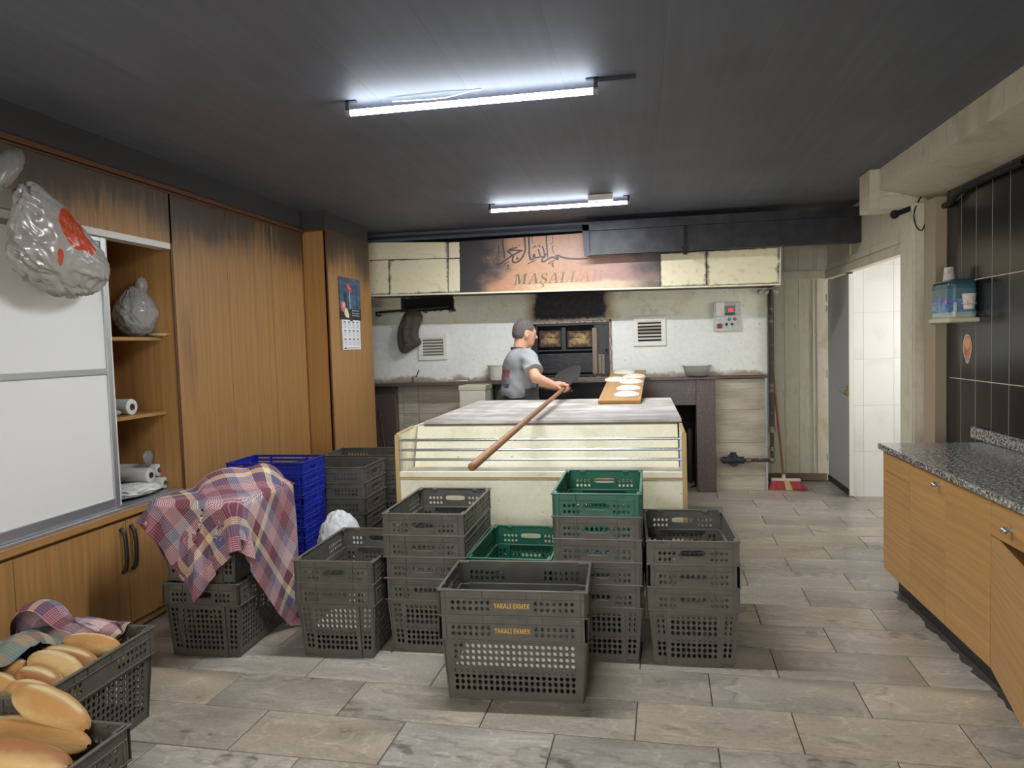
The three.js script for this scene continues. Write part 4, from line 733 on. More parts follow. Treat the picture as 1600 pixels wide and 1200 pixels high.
// towel box with two cups, round sticker, cables
{
  const zc = -4.83, x1 = XR, a = onX(1505, 507, XR - 0.1), y0 = 1.555, H = 0.245, W = 0.30, D = 0.16;
  const t = thing('paper_towel_dispenser', 'glossy blue and teal paper dispenser on the dark tiled wall', 'dispenser', [x1, y0, zc]);
  const art = canvasTex(512, 256, (x) => {
    x.fillStyle = '#49737a'; x.fillRect(0, 0, 512, 256); x.fillStyle = '#2f5560'; x.fillRect(0, 0, 512, 60);
    for (let i = 0; i < 240; i++) { const u = rnd() * 512, v = 120 + rnd() * 90; x.fillStyle = ['#2b4fa8', '#3d6fb8', '#6fa6c8', '#234a86', '#86b6cc'][i % 5]; x.globalAlpha = 0.5; x.beginPath(); x.ellipse(u, v, 10 + rnd() * 26, 5 + rnd() * 12, 0, 0, 7); x.fill(); }
    x.globalAlpha = 1; x.fillStyle = '#8fb6ba'; x.fillRect(0, 206, 512, 16); x.fillStyle = '#c9c6b4'; x.fillRect(0, 222, 512, 34);
  });
  const g = clean(new RoundedBoxGeometry(D, H, W, 5, 0.04).translate(-D / 2, H / 2, 0)), p = g.attributes.position, u = g.attributes.uv;
  for (let i = 0; i < p.count; i++) u.setXY(i, (p.getZ(i) + p.getX(i)) / W + 0.75, p.getY(i) / H);
  mesh('case', g, phys({ map: art, roughness: 0.15, clearcoat: 0.6 }), t);
  mesh('base_tray', rbox(D + 0.012, 0.03, W + 0.012, -D / 2, 0.0, 0, 0.01), std({ color: '#cfc8b2', roughness: 0.5 }), t);
  mesh('teeth', merge([...Array(14)].map((_, i) => new THREE.ConeGeometry(0.006, 0.012, 4).rotateX(Math.PI).translate(-D, -0.018, -W / 2 + 0.03 + i * 0.018))), std({ color: '#8a8474' }), t);
  mesh('cup_holder', new THREE.TorusGeometry(0.032, 0.004, 6, 24).rotateX(Math.PI / 2).translate(-D - 0.037, onX(1513, 470, XR - D - 0.04).y - 0.045 + 0.03 - y0, onX(1513, 470, XR - D - 0.04).z - zc), std({ color: '#cfc8b2' }), t);
  mesh('side_clip', rbox(0.012, 0.09, 0.012, -D / 2 - 0.05, 0.06, W / 2 + 0.008, 0.004), std({ color: '#cfc8b2' }), t);
  const cupM = std({ map: tex(64, 64, (q, v) => { const s = smooth(0.15, 0.3, fbm(q * 14, v * 14, 4, 2)); return [mix(214, 176, s), mix(200, 150, s), mix(190, 140, s)]; }), roughness: 0.7 });
  const cup = (z, y, x, lab, flip) => { const c = thing('paper_cup', lab, 'cup', [x, y, z]); const q = lathe([[0.001, 0.002], [0.024, 0], [0.025, 0.002], [0.033, 0.082], [0.0345, 0.084], [0.032, 0.083], [0.0235, 0.004], [0.001, 0.004]], 24); if (flip) q.rotateX(Math.PI).translate(0, 0.084, 0); mesh('cup', q, cupM, c); mesh('rim', new THREE.TorusGeometry(0.033, 0.002, 6, 24).rotateX(Math.PI / 2).translate(0, flip ? 0.002 : 0.083, 0), cupM, c); };
  cup(zc - 0.07, y0 + H, XR - 0.08, 'speckled paper cup upside down on top of the blue dispenser', true);
  const cc = onX(1513, 470, XR - D - 0.04); cup(cc.z + 0.0, cc.y - 0.045, XR - D - 0.037, 'speckled paper cup held at the front of the blue dispenser', false);
  const s = onX(1512, 545, XR), k = thing('round_sticker', 'orange oval sticker with white edge on a dark wall tile', 'sticker', [XR - 0.001, s.y, s.z]);
  const stk = canvasTex(256, 320, (x) => {
    x.clearRect(0, 0, 256, 320); x.fillStyle = '#e8e0d6'; x.beginPath(); x.ellipse(128, 140, 124, 138, 0, 0, 7); x.fill(); x.beginPath(); x.ellipse(128, 270, 58, 48, 0, 0, 7); x.fill();
    x.fillStyle = '#c9824a'; x.beginPath(); x.ellipse(128, 140, 112, 126, 0, 0, 7); x.fill(); x.fillStyle = '#e0a468'; x.beginPath(); x.ellipse(128, 100, 80, 60, 0, 0, 7); x.fill();
    x.strokeStyle = '#8a4c22'; x.lineWidth = 8; x.beginPath(); x.arc(128, 120, 70, 0.3, 2.8); x.stroke(); x.fillStyle = '#9a4a34'; x.fillRect(50, 190, 60, 34); x.fillStyle = '#7f7a74'; x.fillRect(84, 262, 88, 26);
  });
  const sh = new THREE.Shape(); sh.absellipse(0, 0.012, 0.062, 0.078, 0, Math.PI * 2); const sg = clean(new THREE.ExtrudeGeometry(sh, { depth: 0.0012, bevelEnabled: false, curveSegments: 28 })); const sp = sg.attributes.position, su = sg.attributes.uv;
  for (let i = 0; i < sp.count; i++) su.setXY(i, sp.getX(i) / 0.124 + 0.5, (sp.getY(i) + 0.09) / 0.18);
  mesh('sticker', sg.rotateY(-Math.PI / 2), std({ map: stk, roughness: 0.4 }), k);
  const th = new THREE.Shape(); th.absellipse(0, -0.066, 0.028, 0.024, 0, Math.PI * 2); mesh('sticker_tab', new THREE.ExtrudeGeometry(th, { depth: 0.001, bevelEnabled: false }).rotateY(-Math.PI / 2), std({ color: '#b9aea2' }), k);
  const c = thing('sooty_cable', 'thick black sooty cable running below the cream crossbeam', 'cable');
  mesh('cable', tube([onZ(1398, 335, -5.38), onZ(1412, 330, -5.38), onZ(1430, 324, -5.38), onZ(1455, 324, -5.36), onX(1483, 318, XR - 0.03), onX(1500, 300, XR - 0.03), onX(1600, 252, XR - 0.03)], 0.018, 60, 8), M.black, c);
  mesh('cable_end', new THREE.SphereGeometry(0.03, 12, 10).translate(...onZ(1398, 335, -5.38).toArray()), M.black, c);
  const l = thing('loose_wire', 'thin dark wire looping from the cream crossbeam', 'wire'); mesh('wire', tube([onZ(1439, 307, -5.39), onZ(1430, 326, -5.32), onZ(1428, 340, -5.31), onZ(1434, 357, -5.315), onZ(1440, 360, -5.318), onZ(1447, 346, -5.32)], 0.0045, 40, 6), M.black, l);
}
// ------------------------------------------------------------------ calendar
{
  const a = onX(527, 432, XLR), b = onX(563, 546, XLR), zc = (a.z + b.z) / 2 - 0.02, H = 0.62, W = 0.46, y0 = 1.485;
  const t = thing('wall_calendar', 'wall calendar with a blue mosque picture above white month pages', 'calendar', [XLR + 0.002, y0, zc]);
  const pic = canvasTex(384, 320, (x) => {
    x.fillStyle = '#3d5570'; x.fillRect(0, 0, 384, 320); for (let i = 0; i < 70; i++) { x.fillStyle = ['#4f6c8c', '#2c4258', '#5f7f9c', '#384c5c'][i % 4]; x.globalAlpha = 0.4; x.beginPath(); x.ellipse(rnd() * 384, rnd() * 220, 20 + rnd() * 50, 6 + rnd() * 16, 0, 0, 7); x.fill(); }
    x.globalAlpha = 1; x.fillStyle = '#c8394a'; x.beginPath(); x.ellipse(180, 74, 52, 22, 0.5, 0, 7); x.fill(); x.strokeStyle = '#f0d8d8'; x.lineWidth = 5; x.beginPath(); x.moveTo(150, 50); x.quadraticCurveTo(170, 90, 200, 80); x.stroke();
    x.fillStyle = '#26343c'; x.fillRect(70, 120, 50, 120); x.beginPath(); x.moveTo(60, 150); x.lineTo(95, 90); x.lineTo(130, 150); x.fill(); x.fillStyle = '#b8c4cc'; x.fillRect(176, 100, 12, 150); x.fillStyle = '#20303c'; x.fillRect(300, 90, 16, 170);
    x.fillStyle = '#23302c'; x.fillRect(0, 236, 384, 84); for (const [u, v, r, cl] of [[60, 225, 40, '#d06a66'], [70, 210, 26, '#e4a89c'], [110, 268, 36, '#e6cfb4'], [140, 290, 18, '#f0e6d6']]) { x.fillStyle = cl; x.beginPath(); x.arc(u, v, r, 0, 7); x.fill(); }
    x.fillStyle = '#c8ccc8'; for (const v of [244, 264, 282]) for (let u = 214; u < 350; u += 14) x.fillRect(u, v, 10, 7);
  });
  const pages = canvasTex(384, 320, (x) => {
    x.fillStyle = '#e6e6ea'; x.fillRect(0, 0, 384, 320); x.fillStyle = '#3a3a42';
    for (let r = 0; r < 3; r++) for (let c = 0; c < 4; c++) { const u = 24 + c * 90, v = 18 + r * 92; x.fillStyle = '#34343c'; x.fillRect(u + 8, v, 44, 12); x.fillStyle = '#8e8e98'; for (let i = 0; i < 5; i++) for (let k = 0; k < 7; k++) x.fillRect(u + k * 9, v + 20 + i * 11, 5, 5); }
    x.fillStyle = '#2e3440'; x.fillRect(24, 296, 50, 14); x.fillStyle = '#70747c'; x.fillRect(90, 300, 260, 6);
  });
  const sheet = (n, y, h, w, map) => { const g = clean(box(0.005, h, w, 0.004, y + h / 2, 0)), p = g.attributes.position, u = g.attributes.uv; for (let i = 0; i < p.count; i++) u.setXY(i, 0.5 - p.getZ(i) / w, (p.getY(i) - y) / h); return mesh(n, g, std({ map, roughness: 0.55 }), t); };
  sheet('picture_sheet', 0.26, H - 0.26, W, pic); sheet('month_pages', 0, 0.258, W * 0.86, pages);
  mesh('backing_card', box(0.002, H, W, 0.001, H / 2, 0), std({ color: '#8b7a58', roughness: 0.8 }), t); mesh('clip', rbox(0.01, 0.025, 0.05, 0.008, 0.26, 0, 0.003), std({ color: '#6a4a3c' }), t);
}
// ------------------------------------------------------------------ crates
const CL = 0.62, CW = 0.405, CH = 0.372, PITCH = 0.1055, BAND = 0.108;
function holePanel(xs, ys, hole, t, warp = (x, y) => [x, y]) {
  const P = [], F = (x, y, z) => { const w = warp(x, y); return [w[0], w[1], z]; };
  const tri = (a, b, c) => P.push(...a, ...b, ...c), quad = (a, b, c, d) => { tri(a, b, c); tri(a, c, d); };
  const nx = xs.length - 1, ny = ys.length - 1;
  for (let j = 0; j < ny; j++) for (let i = 0; i < nx; i++) {
    const x0 = xs[i], x1 = xs[i + 1], y0 = ys[j], y1 = ys[j + 1], h = hole(i, j);
    if (!h) { quad(F(x0, y0, 0), F(x1, y0, 0), F(x1, y1, 0), F(x0, y1, 0)); quad(F(x1, y0, -t), F(x0, y0, -t), F(x0, y1, -t), F(x1, y1, -t)); continue; }
    const n = h[2] || 8, e = h[3] || 1, cx = (x0 + x1) / 2, cy = (y0 + y1) / 2, H = [];
    for (let k = 0; k < n; k++) { const a = 2 * Math.PI * k / n, c = Math.cos(a), s = Math.sin(a); H.push([cx + h[0] * Math.sign(c) * Math.pow(Math.abs(c), e), cy + h[1] * Math.sign(s) * Math.pow(Math.abs(s), e)]); }
    const C = [[x1, y1], [x0, y1], [x0, y0], [x1, y0]], q = n / 4;
    for (const z of [0, -t]) for (let k = 0; k < 4; k++) {
      const f = (p) => F(p[0], p[1], z), T = (a, b, c) => (z === 0 ? tri(f(a), f(b), f(c)) : tri(f(a), f(c), f(b)));
      for (let m = 0; m < q; m++) T(C[k], H[(k * q + m + 1) % n], H[(k * q + m) % n]);
      T(C[k], C[(k + 1) % 4], H[((k + 1) * q) % n]);
    }
    for (let k = 0; k < n; k++) { const a = H[k], b = H[(k + 1) % n]; quad(F(a[0], a[1], 0), F(a[0], a[1], -t), F(b[0], b[1], -t), F(b[0], b[1], 0)); }
  }
  const a = xs[0], b = xs[nx], c = ys[0], d = ys[ny];
  quad(F(a, c, -t), F(b, c, -t), F(b, c, 0), F(a, c, 0)); quad(F(a, d, 0), F(b, d, 0), F(b, d, -t), F(a, d, -t)); quad(F(a, c, -t), F(a, c, 0), F(a, d, 0), F(a, d, -t)); quad(F(b, c, 0), F(b, c, -t), F(b, d, -t), F(b, d, 0));
  const g = new THREE.BufferGeometry(); g.setAttribute('position', new THREE.Float32BufferAttribute(P, 3)); g.computeVertexNormals(); return g;
}
const lin = (a, b, n) => [...Array(n + 1)].map((_, i) => a + (b - a) * i / n);
function crateParts(slatted) {
  const T = 0.0035, yB = CH - BAND, hl = CL / 2, hw = CW / 2, in1 = 0.012, in0 = 0.028;      // band is proud, the body tapers downwards
  const place = (g, z, tilt) => g.rotateX(tilt).translate(0, 0, z);
  // long side -------------------------------------------------
  const side = () => {
    const L = [], N = 21, m = 0.048, xs = [-hl, ...lin(-hl + m, hl - m, N), hl];
    if (slatted) L.push(holePanel([-hl, -hl + 0.03, -0.16, 0.16, hl - 0.03, hl], [yB, yB + 0.012, yB + 0.032, yB + 0.044, yB + 0.064, yB + 0.076, yB + 0.094, CH], (i, j) => (j % 2 === 1 && i > 0 && i < 4 ? [(i === 2 ? 0.15 : 0.055), 0.0065, 16, 0.45] : null), T).translate(0, 0, hw));
    else L.push(holePanel(xs, [yB, yB + 0.016, yB + 0.042, yB + 0.068, CH], (i, j) => ((j === 1 || j === 2) && i > 0 && i <= N && (i <= 7 || i > N - 7) ? [0.0078, 0.009] : null), T).translate(0, 0, hw));
    const tl = Math.atan2(in0 - in1, yB), wf = (x, y) => [Math.abs(x) > hl - 0.047 ? x * (1 - (in0 - 0.008) / hl * (1 - y / yB) - 0.02) : x * 0.985, y];
    L.push(place(holePanel(xs, [0, 0.022, ...lin(0.036, 0.036 + PITCH * 2, 8), yB + 0.004], (i, j) => (j > 0 && j < 10 && j !== 1 && i > 0 && i <= N ? [0.0084, 0.0106] : null), T, wf), hw - in0, tl));
    L.push(rbox(CL - 0.004, 0.007, in1 + 0.007, 0, yB, hw - in1 / 2, 0.002));                     // ledge below the band
    L.push(rbox(CL - 0.03, 0.004, 0.005, 0, yB + 0.071, hw + 0.001, 0.0015));
    for (const x of [-0.125, -0.06, 0.06, 0.125]) L.push(rbox(0.004, slatted ? 0.01 : 0.036, 0.004, x, CH - 0.02, hw + 0.001, 0.001));
    for (const x of [-hl + 0.028, hl - 0.028]) L.push(rbox(0.005, BAND - 0.01, 0.005, x, yB + BAND / 2, hw + 0.001, 0.0015));
    return merge(L);
  };
  // short end with the hand slot -------------------------------------------------
  const end = () => {
    const L = [], xs = [-hw, -hw + 0.03, ...lin(-hw + 0.046, -0.072, 4), -0.066, 0.066, ...lin(0.072, hw - 0.046, 4), hw - 0.03, hw];
    L.push(holePanel(xs, [yB, yB + 0.012, yB + 0.036, yB + 0.068, CH], (i, j) => {
      const mid = xs[i] > -0.07 && xs[i + 1] < 0.07;
      if (mid) return j === 2 ? [0.056, 0.0135, 16, 0.5] : null;
      return (j === 1 || j === 2) && i > 1 && i < xs.length - 3 && Math.abs(xs[i + 1] - xs[i]) > 0.012 ? [0.007, 0.0085] : null;
    }, T).translate(0, 0, hl));
    const sl = tube([[-0.062, 0.052, 0], [-0.05, 0.034, 0], [0, 0.033, 0], [0.05, 0.034, 0], [0.062, 0.052, 0]], 0.0025, 20, 5).translate(0, yB, hl + 0.001); L.push(sl);
    const tl = Math.atan2(in0 - in1, yB), wf = (x, y) => [x * (1 - (in0 - 0.008) / hw * (1 - y / yB) - 0.02), y];
    const ys = [0, 0.022, ...lin(0.036, 0.036 + PITCH * 2, 8), yB + 0.004], hm = (i, j, n) => (j > 0 && j < 10 && j !== 1 && i > 0 && i <= n ? [0.0084, 0.0106] : null);
    const c = 0.118;                                               // the middle panel stands proud of the two corner strips
    L.push(place(holePanel([-c, ...lin(-c + 0.012, c - 0.012, 9), c], ys, (i, j) => hm(i, j, 9), T, (x, y) => [x, y]), hl - in0 + 0.010, tl));
    for (const s of [-1, 1]) { const a = s < 0 ? -hw : c, b = s < 0 ? -c : hw; L.push(place(holePanel([a, ...lin(a + 0.022, b - 0.014, 2), b], ys, (i, j) => hm(i, j, 2), T, (x, y) => [Math.abs(x) > c + 0.001 ? wf(x, y)[0] : x, y]), hl - in0 - 0.001, tl)); L.push(place(box(T, yB, 0.013, s * c, yB / 2, 0), hl - in0 + 0.0035, tl)); }
    L.push(rbox(CW - 0.004, 0.007, in1 + 0.007, 0, yB, hl - in1 / 2, 0.002));
    L.push(rbox(CW - 0.07, 0.004, 0.005, 0, yB + 0.074, hl + 0.001, 0.0015));
    for (const x of [-hw + 0.03, -0.094, 0.094, hw - 0.03]) L.push(rbox(0.005, BAND - 0.01, 0.006, x, yB + BAND / 2, hl + 0.001, 0.0015));
    for (const x of [-0.117, 0.117]) L.push(rbox(0.03, 0.012, 0.012, x, CH - 0.008, hl - 0.004, 0.003));
    return merge(L).rotateY(Math.PI / 2);
  };
  const rim = merge([rbox(CL + 0.012, 0.008, 0.013, 0, CH - 0.002, hw - 0.001, 0.003), rbox(CL + 0.012, 0.008, 0.013, 0, CH - 0.002, -hw + 0.001, 0.003), rbox(0.013, 0.008, CW - 0.012, hl - 0.001, CH - 0.002, 0, 0.003), rbox(0.013, 0.008, CW - 0.012, -hl + 0.001, CH - 0.002, 0, 0.003),
    ...[[1, 1], [1, -1], [-1, 1], [-1, -1]].flatMap(([a, b]) => [rbox(0.05, 0.012, 0.022, a * (hl - 0.03), CH - 0.004, b * (hw - 0.008), 0.003), rbox(0.016, BAND, 0.016, a * (hl - 0.008), CH - BAND / 2, b * (hw - 0.008), 0.004)])]);
  const bw = CL - 2 * in0 + 0.006, bd = CW - 2 * in0 + 0.006;
  const base = holePanel(lin(-bw / 2, bw / 2, 12), lin(-bd / 2, bd / 2, 8), (i, j) => (i > 0 && i < 11 && j > 0 && j < 7 ? [0.016, 0.014] : null), 0.006).rotateX(-Math.PI / 2).translate(0, 0.008, 0);
  const s = side(), e = end();
  return [['rim', uvm(rim)], ['side_panel', uvm(s.clone())], ['side_panel', uvm(s.rotateY(Math.PI))], ['end_panel', uvm(e.clone())], ['end_panel', uvm(e.rotateY(Math.PI))], ['base_grid', uvm(base)]];
}
const cratesP = crateParts(false), cratesS = crateParts(true);
const ORD = ['topmost', 'second from top', 'third from top', 'fourth from top', 'fifth from top', 'sixth from top', 'seventh from top', 'eighth from top'];
function crate(x, y, z, turn, mat, label, group, parts = cratesP, scale = 1) {
  const g = thing('bread_crate', label, 'crate', [x, y, z], turn, group); g.scale.setScalar(scale);
  for (const [n, geo] of parts) mesh(n, geo, mat, g);
  return g;
}
const font = await new FontLoader().loadAsync('fonts/droid/droid_sans_bold.typeface.json');
function lettering(c) {
  const g = new TextGeometry('YAKALI EKMEK', { font, size: 0.0205, depth: 0.0008, curveSegments: 3 }); g.computeBoundingBox(); const w = g.boundingBox.max.x;
  g.scale(0.15 / w, 1, 1).translate(-0.075, CH - BAND + 0.034, CW / 2 + 0.0004);
  const m = mesh('lettering', g, std({ color: '#d9a850', roughness: 0.7 }), c); m.userData.label = 'yellow stencilled letters YAKALI EKMEK';
}
const stackOf = (n, x, z, turn, where, group, matAt = () => M.crate) => {
  const out = []; for (let i = 0; i < n; i++) { const m = matAt(i, n), col = m === M.green ? 'green' : m === M.blue ? 'blue' : 'dark grey'; const k = n - 1 - i;
    out.push(crate(x + rr(-0.001, 0.001), 0.001 + i * PITCH, z + rr(-0.001, 0.001), turn + rr(-0.003, 0.003), m, `${ORD[k]} ${col} bread crate ${where}`, group)); } return out;
};
const H2 = Math.PI / 2;
stackOf(2, -0.552, -3.075, 0.03, 'in the low lettered pair', 'lettered crates').forEach(lettering);
stackOf(3, 0.205, -3.60, H2 + 0.02, 'in the stack of three nearest the oak counter', 'crates right of the green crate');
stackOf(5, -0.215, -3.605, H2 - 0.01, 'in the tallest stack before the table', 'tall stack with green top', (i, n) => (i === n - 1 ? M.green : M.crate));
stackOf(4, -1.052, -3.615, H2, 'in the stack of four before the table', 'stack of four');
stackOf(2, -1.478, -3.515, H2 + 0.01, 'in the pair beside the cloth-covered crates', 'pair of crates');
stackOf(2, -0.632, -3.62, H2 - 0.02, 'in the low stack behind the lettered crates', 'low stack with green top', (i, n) => (i === n - 1 ? M.green : M.crate));
stackOf(4, -2.17, -4.79, 0.0, 'in the dark stack behind the blue crates', 'dark stack behind');
stackOf(4, -2.10, -5.32, 0.02, 'in the rear dark stack by the pilaster', 'rear dark stack');
{ // blue crates, smaller and closely nested
  const n = 8, s = 0.83, pitch = 0.068; for (let i = 0; i < n; i++) crate(-2.37, 0.001 + i * pitch, -4.36, 0.0 + rr(-0.008, 0.008), M.blue, `${ORD[n - 1 - i]} blue slatted crate in the nested blue stack`, 'blue crates', cratesS, s);
}
const addedSheet = (x, z, turn, n, label) => { const t = thing('added_bright_sheet', label, 'paper', [x, 0.011 + (n - 1) * PITCH, z], turn); mesh('sheet', rbox(CL - 0.085, 0.003, CW - 0.085, 0, 0.0015, 0, 0.001), std({ color: '#b3ac9c', roughness: 0.85 }), t); };  // pale sheets added unseen so the crate holes look bright
addedSheet(-0.552, -3.075, 0.03, 2, 'added pale sheet brightening the holes of the lettered crates'); addedSheet(-1.478, -3.515, H2 + 0.01, 2, 'added pale sheet brightening the holes of the crate pair beside the cloth');
const clA = crate(-2.145, 0.001, -3.445, H2 + 0.02, M.crate, 'lower dark grey crate under the checked cloth', 'cloth covered crates');
const clA2 = crate(-2.15, 0.001 + CH, -3.45, H2 + 0.0, M.crate, 'upper dark grey crate with checked cloth hanging over it', 'cloth covered crates');
const brA = crate(-2.205, 0.001, -2.305, H2 + 0.015, M.crate, 'dark grey crate full of loaves against the cupboard', 'bread crates');
const brB = crate(-1.765, 0.001, -1.59, H2 - 0.03, M.crate, 'dark grey crate of loaves without cloth along its outer side', 'bread crates');
// ------------------------------------------------------------------ checked cloths (draped by a small cloth solver)
const plaid = (cols, lines) => canvasTex(512, 512, (x) => {
  x.fillStyle = cols[0][0]; x.fillRect(0, 0, 512, 512);
  const bands = (vert) => { let p = 0; for (const [c, w] of cols) { x.fillStyle = c; vert ? x.fillRect(p, 0, w, 512) : x.fillRect(0, p, 512, w); p += w; } };
  bands(true); x.globalAlpha = 0.5; bands(false); x.globalAlpha = 1;
  for (const [a, b, st, col, al] of lines) { x.fillStyle = col; x.globalAlpha = al; for (let p = a; p < b; p += st) { x.fillRect(p, 0, 2.8, 512); x.fillRect(0, p, 512, 2.8); } } x.globalAlpha = 1;
});
const plaidA = plaid([['#6d3a45', 90], ['#565472', 62], ['#a97a7e', 96], ['#70404a', 70], ['#b9a27a', 44], ['#5c5a78', 60], ['#8a5058', 90]],
  [[92, 152, 11, '#e0d4cc', 0.6], [160, 244, 10, '#efe3d6', 0.75], [322, 362, 10, '#f6ecc8', 0.75], [430, 505, 12, '#e6ccc6', 0.6], [10, 84, 16, '#c9a0a0', 0.4]]);
const plaidB = plaid([['#8a7a62', 80], ['#4f7476', 84], ['#a58c74', 70], ['#7c5a5e', 60], ['#b3a184', 64], ['#5c7470', 70], ['#8c6d66', 84]], [[84, 160, 14, '#c9bca0', 0.3], [300, 350, 12, '#e0d6b8', 0.4], [10, 70, 14, '#b09a80', 0.3]]);
for (const t of [plaidA, plaidB]) t.wrapS = t.wrapT = THREE.RepeatWrapping;
function drape({ nu, nv, place, collide, steps = 240, pins = [], uvs = 3.2, damp = 0.985, iters = 12, fric = 0.75, size = [1, 1] }) {
  const N = nu * nv, p = new Float32Array(N * 3), q = new Float32Array(N * 3), P0 = [];
  for (let j = 0; j < nv; j++) for (let i = 0; i < nu; i++) { const v = place(i / (nu - 1), j / (nv - 1)); P0.push(v); const k = (j * nu + i) * 3; p[k] = q[k] = v[0]; p[k + 1] = q[k + 1] = v[1]; p[k + 2] = q[k + 2] = v[2]; }
  const CI = [], CL2 = [], CS = [], dist = (a, b) => Math.hypot(P0[a][0] - P0[b][0], P0[a][1] - P0[b][1], P0[a][2] - P0[b][2]);
  const add = (i, j, a, b, s) => { if (a < nu && b < nv && a >= 0 && b >= 0) { const m = j * nu + i, n = b * nu + a, du = (a - i) / (nu - 1) * size[0], dv = (b - j) / (nv - 1) * size[1]; CI.push(m * 3, n * 3); CL2.push(Math.hypot(du, dv)); CS.push(s * 0.5); } };
  for (let j = 0; j < nv; j++) for (let i = 0; i < nu; i++) { add(i, j, i + 1, j, 1); add(i, j, i, j + 1, 1); add(i, j, i + 1, j + 1, 0.5); add(i, j, i - 1, j + 1, 0.5); add(i, j, i + 3, j, 0.02); add(i, j, i, j + 3, 0.02); }
  const ci = new Int32Array(CI), cl = new Float64Array(CL2), cs = new Float64Array(CS), nc = cl.length, o = [0, 0, 0];
  for (let s = 0; s < steps; s++) {
    for (let k = 0; k < N; k++) { const a = k * 3; for (let c = 0; c < 3; c++) { const v = (p[a + c] - q[a + c]) * damp; q[a + c] = p[a + c]; p[a + c] += v - (c === 1 ? 0.0016 : 0); } }
    for (let it = 0; it < iters; it++) for (let e = 0; e < nc; e++) {
      const a = ci[2 * e], b = ci[2 * e + 1], dx = p[b] - p[a], dy = p[b + 1] - p[a + 1], dz = p[b + 2] - p[a + 2], d = Math.sqrt(dx * dx + dy * dy + dz * dz) + 1e-9, f = cs[e] * (d - cl[e]) / d;
      p[a] += dx * f; p[a + 1] += dy * f; p[a + 2] += dz * f; p[b] -= dx * f; p[b + 1] -= dy * f; p[b + 2] -= dz * f;
    }
    for (let k = 0; k < N; k++) { const a = k * 3; o[0] = p[a]; o[1] = p[a + 1]; o[2] = p[a + 2]; if (collide(o, k)) {                       // sticky contact: most of the sliding along the surface is taken back
      let nx = o[0] - p[a], ny = o[1] - p[a + 1], nz = o[2] - p[a + 2]; const l = Math.hypot(nx, ny, nz) + 1e-12; nx /= l; ny /= l; nz /= l;
      const dx = o[0] - q[a], dy = o[1] - q[a + 1], dz = o[2] - q[a + 2], dn = dx * nx + dy * ny + dz * nz;
      p[a] = o[0] - fric * (dx - dn * nx); p[a + 1] = o[1] - fric * (dy - dn * ny); p[a + 2] = o[2] - fric * (dz - dn * nz); q[a] = p[a]; q[a + 1] = p[a + 1]; q[a + 2] = p[a + 2];
    } }
  }
  const g = new THREE.BufferGeometry(), uv = [], idx = [];
  for (let j = 0; j < nv; j++) for (let i = 0; i < nu; i++) { uv.push(i / (nu - 1) * size[0] * uvs, j / (nv - 1) * size[1] * uvs); }
  for (let j = 0; j + 1 < nv; j++) for (let i = 0; i + 1 < nu; i++) { const a = j * nu + i, b = a + 1, c = a + nu, d = c + 1; idx.push(a, c, b, b, c, d); }
  g.setAttribute('position', new THREE.BufferAttribute(p, 3)); g.setAttribute('uv', new THREE.Float32BufferAttribute(uv, 2)); g.setIndex(idx); g.computeVertexNormals();
  return g;
}
const outBox = (o, b, e = 0.008) => {      // push a point out of a box through its nearest face (never downwards)
  const x0 = b[0] - e, x1 = b[1] + e, y1 = b[3] + e, z0 = b[4] - e, z1 = b[5] + e;
  if (o[0] <= x0 || o[0] >= x1 || o[1] >= y1 || o[2] <= z0 || o[2] >= z1) return false;
  const d = [o[0] - x0, x1 - o[0], y1 - o[1], o[2] - z0, z1 - o[2]], m = d.indexOf(Math.min(...d));
  if (m === 0) o[0] = x0; else if (m === 1) o[0] = x1; else if (m === 2) o[1] = y1; else if (m === 3) o[2] = z0; else o[2] = z1; return true;
};
const outBall = (o, c, r) => { const dx = (o[0] - c[0]) / r[0], dy = (o[1] - c[1]) / r[1], dz = (o[2] - c[2]) / r[2], d = Math.hypot(dx, dy, dz); if (d >= 1) return false; o[0] = c[0] + dx / d * r[0]; o[1] = c[1] + dy / d * r[1]; o[2] = c[2] + dz / d * r[2]; return true; };
